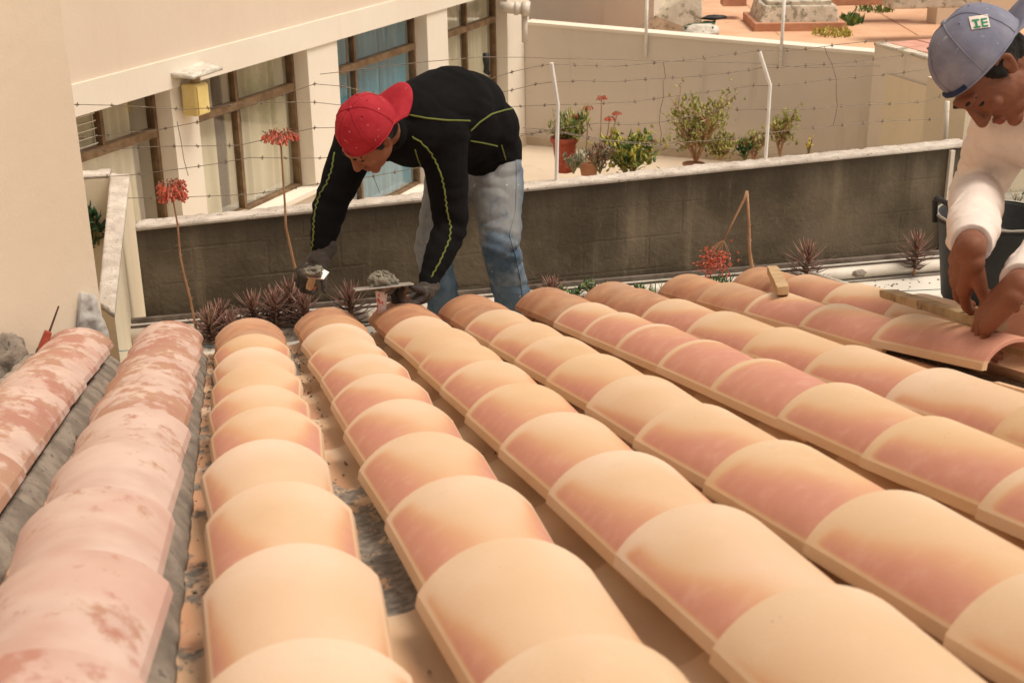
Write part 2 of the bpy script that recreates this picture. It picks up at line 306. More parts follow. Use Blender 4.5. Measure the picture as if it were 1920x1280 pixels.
# ------------------------------------------------------------------ helpers
def M_(n): return MATS[n]
class MB:
    def __init__(s): s.v = []; s.f = []; s.mi = []
    def add(s, vs, fs, mi=0):
        o = len(s.v); s.v += [tuple(v) for v in vs]; s.f += [tuple(i+o for i in f) for f in fs]; s.mi += [mi]*len(fs)
    def box(s, c, size, M=None, mi=0, taper=1.0):
        sx, sy, sz = [a/2 for a in size]; c = Vector(c); vs = []
        for z in (-1, 1):
            k = taper if z > 0 else 1
            for x, y in ((-1, -1), (1, -1), (1, 1), (-1, 1)):
                v = Vector((x*sx*k, y*sy*k, z*sz)); vs.append(c+(M@v if M else v))
        s.add(vs, [(0, 3, 2, 1), (4, 5, 6, 7), (0, 1, 5, 4), (1, 2, 6, 5), (2, 3, 7, 6), (3, 0, 4, 7)], mi)
    def hexa(s, p, mi=0):   # 4 bottom + 4 top corners
        s.add(p, [(0, 3, 2, 1), (4, 5, 6, 7), (0, 1, 5, 4), (1, 2, 6, 5), (2, 3, 7, 6), (3, 0, 4, 7)], mi)
    def tube(s, pts, r, n=6, cap=True, mi=0):
        pts = [Vector(p) for p in pts]; rs = r if isinstance(r, (list, tuple)) else [r]*len(pts)
        t0 = (pts[1]-pts[0]).normalized(); up = Vector((0, 0, 1)) if abs(t0.z) < .9 else Vector((1, 0, 0))
        a = t0.cross(up).normalized(); vs = []
        for i, p in enumerate(pts):
            t = (pts[min(i+1, len(pts)-1)]-pts[max(i-1, 0)])
            if t.length < 1e-9: t = t0
            t.normalize(); a = (a-t*a.dot(t)); a = a.normalized() if a.length > 1e-6 else t.orthogonal().normalized(); b = t.cross(a)
            for k in range(n):
                q = 2*math.pi*k/n; vs.append(p+(a*math.cos(q)+b*math.sin(q))*rs[i])
        fs = [(i*n+k, i*n+(k+1) % n, (i+1)*n+(k+1) % n, (i+1)*n+k) for i in range(len(pts)-1) for k in range(n)]
        if cap: fs += [tuple(range(n))[::-1], tuple((len(pts)-1)*n+k for k in range(n))]
        s.add(vs, fs, mi)
    def lathe(s, prof, c, n=24, M=None, mi=0, close=False):   # prof: (r, z)
        c = Vector(c); vs = []
        for r, z in prof:
            for k in range(n):
                q = 2*math.pi*k/n; v = Vector((r*math.cos(q), r*math.sin(q), z)); vs.append(c+(M@v if M else v))
        m = len(prof); fs = [(i*n+k, i*n+(k+1) % n, (i+1)*n+(k+1) % n, (i+1)*n+k) for i in range(m-1) for k in range(n)]
        if close: fs += [tuple(range(n))[::-1], tuple((m-1)*n+k for k in range(n))]
        s.add(vs, fs, mi)
    def ell(s, c, rad, M=None, nu=14, nv=9, mi=0, nz=0, seed=0):
        c = Vector(c); vs = []; rad = Vector(rad)
        for j in range(nv+1):
            th = math.pi*j/nv
            for k in range(nu):
                q = 2*math.pi*k/nu
                u = Vector((math.sin(th)*math.cos(q), math.sin(th)*math.sin(q), math.cos(th)))
                f = 1+(noise.noise(u*1.7+Vector((seed, 3, 1)))*nz if nz else 0)
                v = Vector((u.x*rad.x, u.y*rad.y, u.z*rad.z))*f; vs.append(c+(M@v if M else v))
        s.add(vs, [(j*nu+k, (j+1)*nu+k, (j+1)*nu+(k+1) % nu, j*nu+(k+1) % nu) for j in range(nv) for k in range(nu)], mi)
    def cap(s, p0, r0, p1, r1, n=14):     # tapered capsule
        p0, p1 = Vector(p0), Vector(p1); t = (p1-p0); L = t.length; t.normalize()
        pts, rs = [], []
        for j in range(5): q = math.pi/2*j/5; pts.append(p0-t*(r0*math.cos(q))); rs.append(max(r0*math.sin(q), 1e-4))
        pts.append(p0); rs.append(r0); pts.append(p1); rs.append(r1)
        for j in range(4, -1, -1): q = math.pi/2*j/5; pts.append(p1+t*(r1*math.cos(q))); rs.append(max(r1*math.sin(q), 1e-4))
        s.tube(pts, rs, n)
    def chain(s, ps, n=14):
        for (a, ra), (b, rb) in zip(ps, ps[1:]): s.cap(a, ra, b, rb, n)
    def mesh(s, name, smooth=False):
        me = bpy.data.meshes.new(name); me.from_pydata(s.v, [], s.f); me.validate()
        if smooth: me.polygons.foreach_set('use_smooth', [True]*len(me.polygons))
        if any(s.mi) and len(s.mi) == len(me.polygons): me.polygons.foreach_set('material_index', s.mi)
        me.update(); return me
    def build(s, name, mat, parent=None, smooth=False, bevel=0):
        me = s.mesh(name, smooth)
        for m in (mat if isinstance(mat, (list, tuple)) else [mat]): me.materials.append(M_(m))
        return link(name, me, parent, bevel)
def link(name, me, parent=None, bevel=0):
    if bevel:
        bm = bmesh.new(); bm.from_mesh(me)
        bmesh.ops.recalc_face_normals(bm, faces=bm.faces)
        es = [e for e in bm.edges if len(e.link_faces) == 2 and e.calc_face_angle(0) > .5]
        bmesh.ops.bevel(bm, geom=es, offset=bevel, segments=2, affect='EDGES', profile=.6, clamp_overlap=True)
        bm.to_mesh(me); bm.free()
    o = bpy.data.objects.new(name, me); COL.objects.link(o)
    if parent: attach(o, parent)
    return o
def attach(o, parent):
    o.parent = parent
    m = parent.matrix_basis.copy(); q = parent.parent
    while q: m = q.matrix_basis @ m if False else m; q = q.parent
    o.matrix_parent_inverse = wm(parent).inverted()
def wm(o):
    m = o.matrix_basis.copy()
    if o.parent: m = wm(o.parent) @ o.matrix_parent_inverse @ m
    return m
def tag(o, label=None, cat=None, group=None, kind=None):
    if label: o['label'] = label
    if cat: o['category'] = cat
    if group: o['group'] = group
    if kind: o['kind'] = kind
    return o
def thing(name, label, cat, loc, group=None):
    o = bpy.data.objects.new(name, None); o.empty_display_size = .1; o.location = loc; COL.objects.link(o)
    return tag(o, label, cat, group)
def fuzz(me, amp, sc, seed=0, axis=None):
    me.calc_loop_triangles() if False else None
    for v in me.vertices:
        n = noise.fractal(Vector(v.co)*sc+Vector((seed, seed*.7, 0)), 1, 2, 4)
        v.co += (Vector(axis) if axis else v.normal)*n*amp
    me.update()
def frame(z, x):                        # matrix with columns x,y,z
    z = Vector(z).normalized(); x = Vector(x); x = (x-z*x.dot(z)).normalized(); y = z.cross(x)
    return Matrix((x, y, z)).transposed()
def grid_slab(mb, p00, p10, p11, p01, nx, ny, th, f=None, mi=0):
    """slab whose top is the quad (subdivided, displaced by f), th thick along -normal"""
    p00, p10, p11, p01 = map(Vector, (p00, p10, p11, p01)); nrm = (p10-p00).cross(p01-p00).normalized(); vs = []
    for j in range(ny+1):
        for i in range(nx+1):
            u, v = i/nx, j/ny; p = (p00*(1-u)+p10*u)*(1-v)+(p01*(1-u)+p11*u)*v
            vs.append(p+nrm*(f(u, v, p) if f else 0))
    o = len(vs); vs += [p-nrm*th for p in (p00, p10, p11, p01)]
    fs = [(j*(nx+1)+i, j*(nx+1)+i+1, (j+1)*(nx+1)+i+1, (j+1)*(nx+1)+i) for j in range(ny) for i in range(nx)]
    e = lambda i, j: j*(nx+1)+i
    fs += [tuple([o]+[o+1]+[e(i, 0) for i in range(nx, -1, -1)]), tuple([o+1, o+2]+[e(nx, j) for j in range(ny, -1, -1)]),
           tuple([o+2, o+3]+[e(i, ny) for i in range(nx+1)]), tuple([o+3, o]+[e(0, j) for j in range(ny+1)]), (o+3, o+2, o+1, o)]
    mb.add(vs, fs, mi)

# ================================================================== THE GROUND AND THE ROOF DECK
g = MB(); g.box((0, 0, -4.3), (300, 300, .2)); tag(g.build('ground', 'terrace floor'), kind='structure')
b = MB(); b.box((1.6, .72, -.60), (5.4, .98, .5)); tag(b.build('lower_ledge', 'membrane'), kind='structure')      # strip between the eave and the far wall
def deck_quad(x0, x1, d0, d1, h, th, mb):
    mb.hexa([rp(x0, d0, h-th), rp(x1, d0, h-th), rp(x1, d1, h-th), rp(x0, d1, h-th), rp(x0, d0, h), rp(x1, d0, h), rp(x1, d1, h), rp(x0, d1, h)])
b = MB(); deck_quad(-2.6, 4.6, -5.5, .20, -.085, .3, b); deck_o = tag(b.build('roof_deck', 'membrane'), kind='structure')
b = MB(); b.box((1.0, -2.1, -2.6), (7.0, 4.6, 3.3)); tag(b.build('house_below', 'cream wall'), kind='structure')

# ------------------------------------------------------------------ the tiled roof
roof = thing('tiled_roof', 'half finished roof of curved clay tiles in cream and pink rows sloping down to the eave', 'roof', (0, 0, 0))
def tile_mesh(name, hw_far, hw_near, H, L, leg, inv=False, nseg=18, nl=4, th=.012):
    vs = []; fs = []
    def prof(hw, h, t):
        P = [(hw-t, 0), (hw-t-.002, leg*.5), (hw-t-.004, leg)]; c = hw-t-.004; sg = h-leg-t*.75; Rr = (c*c+sg*sg)/(2*sg); A = math.asin(min(1, c/Rr))
        for i in range(1, nseg):
            a = A-2*A*i/nseg; P.append((Rr*math.sin(a), leg+sg-Rr+Rr*math.cos(a)))
        P += [(-(hw-t-.004), leg), (-(hw-t-.002), leg*.5), (-(hw-t), 0)]
        return P
    n = nseg+5; rings = nl+3
    ys = [-L/2, -L/2+.0018]+[-L/2+L*i/nl for i in range(1, nl)]+[L/2-.0018, L/2]
    for t, ring in ((0, 0), (th, 1)):
        for j, y in enumerate(ys):
            f = (y+L/2)/L; hw = hw_near+(hw_far-hw_near)*f; h = H*(.90+.10*f); e = .0016 if j in (0, len(ys)-1) else 0
            for x, z in prof(hw-(e if not ring else -e*.0), h-(e if not ring else 0), t): vs.append((x, y, -z if inv else z))
    m = len(ys)
    I = lambda r, j, k: r*m*n+j*n+k
    for r in (0, 1):
        for j in range(m-1):
            for k in range(n-1): fs.append((I(r, j, k), I(r, j, k+1), I(r, j+1, k+1), I(r, j+1, k)))
    for k in range(n-1):
        fs.append((I(0, 0, k), I(1, 0, k), I(1, 0, k+1), I(0, 0, k+1))); fs.append((I(0, m-1, k), I(0, m-1, k+1), I(1, m-1, k+1), I(1, m-1, k)))
    for j in range(m-1):
        fs.append((I(0, j, 0), I(0, j+1, 0), I(1, j+1, 0), I(1, j, 0))); fs.append((I(0, j, n-1), I(1, j, n-1), I(1, j+1, n-1), I(0, j+1, n-1)))
    me = bpy.data.meshes.new(name); me.from_pydata(vs, [], fs)
    bm = bmesh.new(); bm.from_mesh(me); bmesh.ops.recalc_face_normals(bm, faces=bm.faces)
    for e in bm.edges: e.smooth = not (len(e.link_faces) == 2 and e.calc_face_angle(0) > .33)
    for f in bm.faces: f.smooth = True
    bm.to_mesh(me); bm.free(); return me
TL = .46
cover_me = tile_mesh('cover_tile', .113, .090, .070, TL, .015); cover_me.materials.append(M_('tile'))
smear_me = cover_me.copy(); smear_me.materials.clear(); smear_me.materials.append(M_('smeared tile'))
pan_me = tile_mesh('pan_tile', .088, .104, .050, TL, .008, inv=True); pan_me.materials.append(M_('pan'))
Rs = Matrix.Rotation(-SL, 4, 'X')
def put_tile(me, name, X, dfar, h, col, yaw=0, tilt=1.6, roll=0, parent=None):
    o = bpy.data.objects.new(name, me); COL.objects.link(o); o.parent = parent or roof
    o.matrix_basis = Matrix.Translation(rp(X, dfar-TL/2, h)) @ Rs @ Matrix.Rotation(R_(yaw), 4, 'Z') @ Matrix.Rotation(R_(tilt), 4, 'X') @ Matrix.Rotation(R_(roll), 4, 'Y')
    o.color = col; return o
# rows: centre X, far-lip positions down the slope, (pinkness, tone) per tile; measured row by row
EX = .355
def seq(start, n, ex=EX): return [start-ex*i for i in range(n)]
ROWS = [
 (-.953, [-.02, -.22, -.55, -.90]+seq(-1.27, 8), 'smear'),
 (-.672, [-.05, -.35, -.70, -1.05, -1.40]+seq(-1.745, 7), 'smear'),
 (-.412, [-.02, -.20, -.50, -.81, -1.16, -1.50, -1.80, -2.14]+seq(-2.48, 4), [(0, 0, .75), (0, 0, .9), (.55, .9, .12), (.10, .2), (.35, .35), (.40, .5), (.45, .5), (.12, .1), (.45, .45), (.15, .1), (.3, .2), (.2, .2)]),
 (-.152, [.10, -.16, -.42]+seq(-.80, 9), [(0, 0, .85), (.1, .9, .75), (.12, .05), (.3, .25), (.4, .3), (.45, .35), (.5, .5), (.48, .35), (.5, .3), (.12, .1), (.3, .2), (.2, .2)]),
 (.108, [.14, -.12, -.42]+seq(-.75, 9), [(.2, .6, .95), (.2, .9, .9), (.30, .4), (.15, .9), (.35, 1), (.42, .8), (.50, .7), (.62, .4), (.45, .3), (.40, .3), (.2, .2), (.2, .2)]),
 (.350, [.14, -.12, -.43, -.80]+seq(-1.15, 8), [(.2, .6, .9), (.2, .7, .85), (.55, .35), (.30, .9), (.38, .9), (.38, .95), (.12, .4), (.52, .5), (.58, .6), (.5, .4), (.2, .2), (.2, .2)]),
 (.632, [.15, -.12, -.45, -.77]+seq(-1.10, 8), [(.2, .6, .9), (.3, .6, .85), (.65, .5), (.72, .3), (.92, .2), (1.0, .3), (1.0, .25), (.42, .5), (.55, .9), (.6, .6), (.4, .4), (.4, .4)]),
 (.878, [.16, -.14, -.55, -.96]+seq(-1.37, 7, .375), [(.35, .6, .8), (.4, .6, .7), (.50, .5), (.35, .8), (.42, .6), (.48, .7), (.14, .5), (.25, .9), (.4, .9), (.4, .4), (.3, .4)]),
 (1.185, [.20, -.21, -.61, -1.02, -1.44], [(.30, .7, .75), (.45, .5, .55), (.62, .5), (.62, .4), (.66, .45)]),
 (1.478, [.24, -.17, -.55, -.97], [(.2, .8, .75), (.5, .6, .5), (.35, .8), (.3, .7)]),
]
rr = random.Random(3)
for i, (X, ds, cols) in enumerate(ROWS):
    for k, d in enumerate(ds):
        if False: pass
        jx = rr.uniform(-.004, .004); jy = rr.uniform(-1.1, 1.1)
        if cols == 'smear':
            put_tile(smear_me, 'cover_tile', X+jx, d, .014, ((.0 if k < 5 else rr.choice((.35, .5, .7))) if i == 1 else rr.choice((-.05, .05, .12)), 0, 0, 1), jy, 2.1)
        else:
            c = cols[k] if k < len(cols) else (.3, .3)
            if i == 8 and k == 4: put_tile(cover_me, 'cover_tile', X, d-.03, .022, (.86, .45, 0, .97), .5, .1); continue
            old = c[2] if len(c) > 2 else 0
            put_tile(cover_me, 'cover_tile', X+jx, d, .0, (max(0, min(1.25, c[0]+.20+rr.uniform(-.13, .10))), max(0, min(1, c[1]+rr.uniform(-.25, .25))), old, .80 if k < 2 and i > 3 else .97), jy, 1.5+rr.uniform(-.25, .25), rr.uniform(-1, 1))
put_tile(cover_me, 'cover_tile', 1.492, -1.36, .012, (1.0, .7, .25, 1), 2.0, 1.8)     # the tile being laid by the right worker
# pans between the rows
PAN = [(-.815, .02, 12, (.1, 0, .2, .25)), (-.545, .06, 12, (.1, 0, .15, .35)), (-.283, .10, 12, (.1, .5, .0, .62)), (-.022, .16, 12, (.2, 1, 0, .90)),
       (.228, .18, 12, (.3, 1, 0, .97)), (.492, .18, 12, (.4, 1, .1, .96)), (.755, .18, 12, (.4, 1, .15, .98)), (1.035, .24, 12, (.5, .9, .2, 1)), (1.330, .26, 8, (.4, .8, .55, 1)), (1.635, .62, 7, (.2, .5, .6, 1))]
for X, d0, n, c in PAN:
    for k in range(n):
        cc = list(c)
        if k == 0: cc[2] = min(1, cc[2]+.3)
        if k < 2: cc[3] = min(cc[3], .45) if X < 1 else cc[3]
        if X == -.283 and 6 <= k <= 7: cc[3] = .15
        if X == -.283 and k > 7: cc[3] = .6
        put_tile(pan_me, 'pan_tile', X+rr.uniform(-.004, .004), d0-.365*k, -.006, tuple(cc), rr.uniform(-.8, .8), 1.2)
# mortar bedding the old rows and smeared in the valleys
def mortar_strip(X0, X1, d0, d1, h0, h1, amp, seed, name='mortar_bed', mat='mortar', nx=8, per=.02, thr=None):
    ny = int(abs(d1-d0)/per); mb = MB()
    def f(u, v, p):
        n = noise.fractal(p*16+Vector((seed, 0, 0)), 1, 2, 5); return n*amp - (abs(u-.5)*2)**3*amp*.8
    grid_slab(mb, rp(X0, d1, h0), rp(X1, d1, h1), rp(X1, d0, h1), rp(X0, d0, h0), nx, ny, .02, f)
    return mb.build(name, mat, roof, smooth=True)
mortar_strip(-.858, -.818, .0, -4.2, -.002, -.044, .004, 1, nx=6)
mortar_strip(-.800, -.766, .0, -4.2, -.050, .000, .004, 11, nx=6)
mortar_strip(-.577, -.548, -.05, -4.2, -.002, -.042, .004, 2, nx=6)
mortar_strip(-.537, -.505, .02, -1.2, -.048, -.002, .005, 3, nx=6)
mortar_strip(-1.10, -1.045, .05, -4.2, .030, .006, .010, 5, nx=8)
for X, d0, d1, s, w_ in ((-.30, .02, -.62, 6, .07), (-.045, .10, -.55, 7, .075), (.215, .12, -.42, 8, .07), (.482, .12, -.38, 9, .07), (.77, .12, -.2, 10, .05)):
    mortar_strip(X-w_*.6, X+w_*.4, d0, d1, -.022, -.040, .014, s, nx=12, per=.012)
o = mortar_strip(-.322, -.266, -2.02, -2.62, -.044, -.046, .017, 14, nx=18, per=.007)
# crumbs of mortar lying in the valleys
cr = MB(); r2 = random.Random(5)
for X0, n in ((-.815, 150), (-.545, 190), (-.29, 170), (-.03, 60), (.22, 26), (.49, 14)):
    for _ in range(n):
        d = -abs(r2.gauss(.2, 1.3 if X0 < -.2 else .6)); 
        if X0 == -.03 and r2.random() < .5: d = r2.uniform(-2.6, -1.7)
        dx = r2.gauss(0, .018); s_ = r2.uniform(.0015, .0055)*(1.5 if r2.random() < .12 else 1)
        p = rp(X0+dx, d, -.045+dx*dx*6+s_*.4)
        q = [p+Vector((r2.uniform(-1, 1), r2.uniform(-1, 1), r2.uniform(-.6, .9)))*s_ for _ in range(6)]
        cr.add(q, [(0, 1, 2), (0, 2, 3), (0, 3, 1), (4, 1, 3), (4, 2, 1), (4, 3, 2), (5, 0, 1), (5, 2, 0)])
tag(cr.build('mortar_crumbs', 'mortar', roof), kind='stuff')
b = MB(); b.ell(rp(-.80, -1.40, -.025), (.021, .03, .012), nz=.5, seed=3); b.build('mortar_lump', 'mortar', roof, True)

# white gable-side pan edges and boards at the eave
o = thing('eave_gutter', 'white round gutter pipe and dark metal channel running along the foot of the stained wall', 'gutter', (1, 1.05, -.35))
b = MB(); b.tube([(-.98, 1.015, -.318), (.3, 1.02, -.318), (1.8, 1.02, -.318), (3.3, 1.015, -.316)], .027, 12); b.build('gutter_pipe', 'pvc', o, True)
b = MB(); b.box((1.2, 1.085, -.325), (4.4, .045, .045)); b.build('channel', 'grey gutter', o)
b = MB(); b.box((1.2, 1.122, -.295), (4.4, .022, .02)); b.box((1.2, 1.060, -.300), (4.4, .007, .012)); b.build('channel_lip', 'dark gutter', o)
b = MB(); b.tube([(-.78, .98, -.345), (.2, .965, -.345), (1.2, .975, -.345), (2.1, .97, -.345), (3.0, .975, -.345)], .0035, 5); b.build('drain_cable', 'dark gutter', o)

# ------------------------------------------------------------------ stained parapet wall beyond the ledge
def ztop(X): return .12+.031*X
pw = thing('parapet_wall', 'long dark stained block wall with a rough pale coping behind the two workers', 'wall', (1, 1.22, -.35))
b = MB(); x0, x1 = -.812, 2.84
b.hexa([(x0, 1.152, -2.2), (x1, 1.152, -2.2), (x1, 1.225, -2.2), (x0, 1.225, -2.2), (x0, 1.152, ztop(x0)-.018), (x1, 1.152, ztop(x1)-.018), (x1, 1.225, ztop(x1)-.018), (x0, 1.225, ztop(x0)-.018)])
b.build('wall_face', 'stained block wall', pw)
b = MB()
def fc(u, v, p): return noise.fractal(p*26, .9, 2.1, 6)*.006
grid_slab(b, (x0, 1.142, ztop(x0)), (x1+.01, 1.142, ztop(x1)), (x1+.01, 1.232, ztop(x1)), (x0, 1.232, ztop(x0)), 300, 10, .018, fc)
b.build('coping', 'rough coping', pw, True)
b = MB(); b.box((2.77, 1.14, -.1), (.02, .02, .56)); b.build('lime_run', 'grey wall', pw)

# ------------------------------------------------------------------ near left wall, yellow low wall, cement pieces
wn = Vector((.817, -.577, 0)); wd = Vector((-.577, -.817, 0))
e0 = at(176, 470, .26)
e0.z = 0
o = thing('left_house_wall', 'tall plain cream plastered house wall filling the left edge beside the tiles', 'wall', e0)
b = MB(); p = [e0+wd*0, e0+wd*5.5, e0+wd*5.5-wn*1.2, e0-wn*1.2+wd*0]
b.hexa([q+Vector((0, 0, -1.6)) for q in p[::-1]]+[q+Vector((0, 0, 4.0)) for q in p[::-1]]); b.build('wall_face', 'cream wall', o, bevel=.006)
# mortar dabs at its foot
b = MB(); q = plane(14, 694, wn, wn.dot(e0)+.01); b.ell(q, (.085, .04, .10), frame((0, 0, 1), wd), nz=.5, seed=5, nu=40, nv=24)
me = b.mesh('mortar_dab', True); fuzz(me, .010, 30); me.materials.append(M_('mortar')); dab = tag(link('mortar_dab', me), 'rough dark mortar dab stuck to the foot of the cream wall at the far left', 'mortar')
b = MB()
wk = wn.dot(e0)
c0, c1, c2, c3 = plane(151, 548, wn, wk+.012), plane(183, 552, wn, wk+.05), plane(214, 645, wn, wk+.09), plane(146, 650, wn, wk+.03)
th = Vector((0, .10, 0))
def jit(p, s): return p+Vector((0, 0, 0))
grid_slab(b, c3, c2, c1, c0, 22, 26, .08, lambda u, v, p: noise.fractal(p*22, 1, 2, 5)*.012-.02*(u > .6)*(u-.6)/.4)
me = b.mesh('cement_fillet', True); me.materials.append(M_('pale cement')); tag(link('cement_fillet', me), 'pale grey cement fillet at the wall corner behind the leftmost tile row', 'cement')
# low wall
T = [atz(243, 327, .03), atz(207, 325, .03), atz(184, 566, .03), atz(214, 586, .03)]
o = thing('low_yellow_wall', 'narrow pale yellow low wall with speckled rough top left of the stained wall', 'wall', T[0])
b = MB(); dz = Vector((0, 0, .022)); lo = Vector((0, 0, 1.2))
b.hexa([T[3]-lo, T[0]-lo, T[1]-lo, T[2]-lo, T[3]-dz, T[0]-dz, T[1]-dz, T[2]-dz]); b.build('wall_body', 'yellow wall', o)
b = MB(); grid_slab(b, T[3], T[0], T[1], T[2], 70, 8, .020, fc); b.build('wall_top', 'rough coping', o, True)
a0 = atz(205, 325, .03); a1 = a0+Vector((-.60, -.02, 0)); y2 = Vector((0, .1, 0))
b = MB(); b.hexa([a1-lo, a0-lo, a0-lo+y2, a1-lo+y2, a1-dz, a0-dz, a0-dz+y2, a1-dz+y2]); b.build('return_wall', 'yellow wall', o)
b = MB(); grid_slab(b, a1, a0, a0+y2, a1+y2, 40, 6, .020, fc); b.build('return_top', 'rough coping', o, True)

# ------------------------------------------------------------------ terrace beyond
FZ = -1.56
b = MB(); b.box((3.2, 6.2, FZ-.15), (14, 10, .3)); tag(b.build('terrace_floor', 'terrace floor'), kind='structure')
P0 = ad(985, 270, 14); P0.z = 0
FU, FN = wd.copy(), wn.copy()
def fp(t, off, z): return P0+FU*t+FN*off+Vector((0, 0, z))
def fbox(mb, t0, t1, o0, o1, z0, z1):
    mb.hexa([fp(t1, o1, z0), fp(t0, o1, z0), fp(t0, o0, z0), fp(t1, o0, z0), fp(t1, o1, z1), fp(t0, o1, z1), fp(t0, o0, z1), fp(t1, o0, z1)])
bld = thing('window_building', 'cream building across the terrace with a row of large brown framed windows and curtains', 'building', fp(0, 0, FZ))
HD = .055
WIN = [('D', .44, 1.80, FZ+.02, 'curtain grey', [1.12]), ('C', 2.21, 3.76, FZ+.10, 'curtain blue', [3.27]), ('B', 4.20, 5.59, -.99, 'curtain grey', [4.96]), ('A', 5.86, 7.5, -1.05, 'curtain grey', [6.38])]
b = MB(); fbox(b, -.3, 9, -.35, 0, .236, 4.2); b.build('upper_wall', 'peach wall', bld)
b = MB(); fbox(b, -.02, 9, -.35, .018, HD, .236); b.build('lintel_band', 'white trim', bld)
edges = [-.02, .44, 1.80, 2.21, 3.76, 4.20, 5.59, 5.86, 7.5, 9]
for a_, c_ in zip(edges[0::2], edges[1::2]):
    b = MB(); fbox(b, a_, c_, -.35, 0, FZ, HD); b.build('pillar', 'white trim', bld)
for nm, t0, t1, zs, cur, mull in WIN:
    if zs > FZ+.05:
        b = MB(); fbox(b, t0, t1, -.35, -.02, FZ, zs); fbox(b, t0, t1, -.20, .03, zs-.03, zs+.006); b.build('sill_wall', 'white trim', bld)
    wo = -.13
    fr = MB(); W = .028
    fbox(fr, t0, t0+W, wo-.05, wo+.01, zs, HD); fbox(fr, t1-W, t1, wo-.05, wo+.01, zs, HD)
    fbox(fr, t0+W, t1-W, wo-.05, wo+.01, HD-W, HD); fbox(fr, t0+W, t1-W, wo-.05, wo+.01, zs, zs+W)
    win = fr.build('window', 'window wood', bld)
    m_ = MB(); fbox(m_, t0+W, t1-W, wo-.045, wo+.02, -.252, -.200); m_.build('transom', 'window wood', win)
    for mt in mull:
        m_ = MB(); z0 = -.195 if nm == 'A' else zs+W; fbox(m_, mt-.015, mt+.015, wo-.043, wo+.006, -.200, HD-W); m_.build('mullion', 'window wood', win)
        if nm != 'A': m_ = MB(); fbox(m_, mt-.015, mt+.015, wo-.043, wo+.006, zs+W, -.252); m_.build('mullion', 'window wood', win)
    for z0, z1 in ((zs+W, -.252), (-.200, HD-W)):
        cuts = [t0+W]+[c for c in mull]+[t1-W]
        if nm == 'A' and z1 < 0: cuts = [t0+W, t1-W]
        for c0_, c1_ in zip(cuts, cuts[1:]):
            m_ = MB(); lo_ = c0_+(.015 if c0_ != t0+W else 0); hi_ = c1_-(.015 if c1_ != t1-W else 0)
            m_.add([fp(lo_, wo-.02, z0), fp(hi_, wo-.02, z0), fp(hi_, wo-.02, z1), fp(lo_, wo-.02, z1)], [(0, 1, 2, 3)]); m_.build('pane', 'window glass', win)
    # curtain: hanging folds, with gaps where the photo shows them
    rc = random.Random(ord(nm)); L_ = t1-t0
    spans = {'B': [(t0+.03, t0+.60), (t0+.66, t0+.83), (t0+.93, t1-.03)], 'A': [(t0+.14, t0+.50), (t0+.52, t1-.03)], 'C': [(t0+.03, t0+.50), (t0+.52, t0+1.02), (t0+1.10, t1-.03)], 'D': [(t0+.05, t0+.62), (t0+.70, t1-.05)]}[nm]
    for s0, s1 in spans:
        m_ = MB(); n = int((s1-s0)/.008)+2; ph = rc.uniform(0, 6); rows = 8; vs = []
        zt_, zb_ = HD-.03, zs+.03
        for j in range(rows+1):
            z = zb_+(zt_-zb_)*j/rows
            for i_ in range(n+1):
                t = s0+(s1-s0)*i_/n; q = t*52+ph+math.sin(t*17+ph)*1.6+noise.noise(Vector((t*5, z*1.2, ph)))*1.1
                off = wo-.075+.020*math.sin(q)+.010*noise.noise(Vector((t*30, z*2, ph))); vs.append(fp(t, off, z))
        m_.add(vs, [(j*(n+1)+i_, j*(n+1)+i_+1, (j+1)*(n+1)+i_+1, (j+1)*(n+1)+i_) for j in range(rows) for i_ in range(n)])
        m_.build('curtain', cur, win, True)
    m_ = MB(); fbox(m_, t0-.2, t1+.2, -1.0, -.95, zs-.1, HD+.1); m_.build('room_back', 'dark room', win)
b = MB()
for t in (0, 9): fbox(b, min(t, 8.95), min(t, 8.95)+.05, -1.2, -.35, FZ, 4.2)
fbox(b, 0, 9, -1.3, -1.25, FZ, 4.2); fbox(b, 0, 9, -1.2, -.35, 4.15, 4.2); b.build('shell', 'peach wall', bld)
# louvre blinds seen in the far left pane
b = MB()
for i_ in range(5): fbox(b, 6.42, 7.2, -.142, -.136, -.18+i_*.045, -.175+i_*.045)
b.build('blind_slat', 'white trim', bld)

def boxat(name, mat, c, size, M, label, cat, bevel=.004, parent=None):
    b = MB(); b.box(c, size, M); o = b.build(name, mat, parent, bevel=bevel)
    if label: tag(o, label, cat)
    return o
FR = Matrix((FU, FN, Vector((0, 0, 1)))).transposed()
c_ = fp(5.715, .08, -.030)
o = thing('wall_lamp_box', 'yellow plastic box fixed to the pillar between the two left windows', 'box', c_)
boxat('box_body', 'yellow plastic', c_, (.13, .11, .20), FR, None, None, .012, o)
boxat('box_lid', 'yellow plastic', c_+FN*.060, (.115, .010, .18), FR, None, None, .004, o)
b = MB(); c2 = fp(5.70, .08, .07); b.tube([c2, c2+Vector((0, 0, .06))], .035, 10)
b.build('box_neck', 'weathered wood', o, True)
b = MB(); grid_slab(b, fp(5.86, .0, .150), fp(5.84, .17, .140), fp(5.56, .20, .155), fp(5.54, .0, .170), 16, 10, .022, lambda u, v, p: noise.fractal(p*9, 1, 2, 4)*.012)
tag(b.build('roof_slate', 'slate', None, True), 'broken pale slate lying above the yellow box on the building', 'slate')
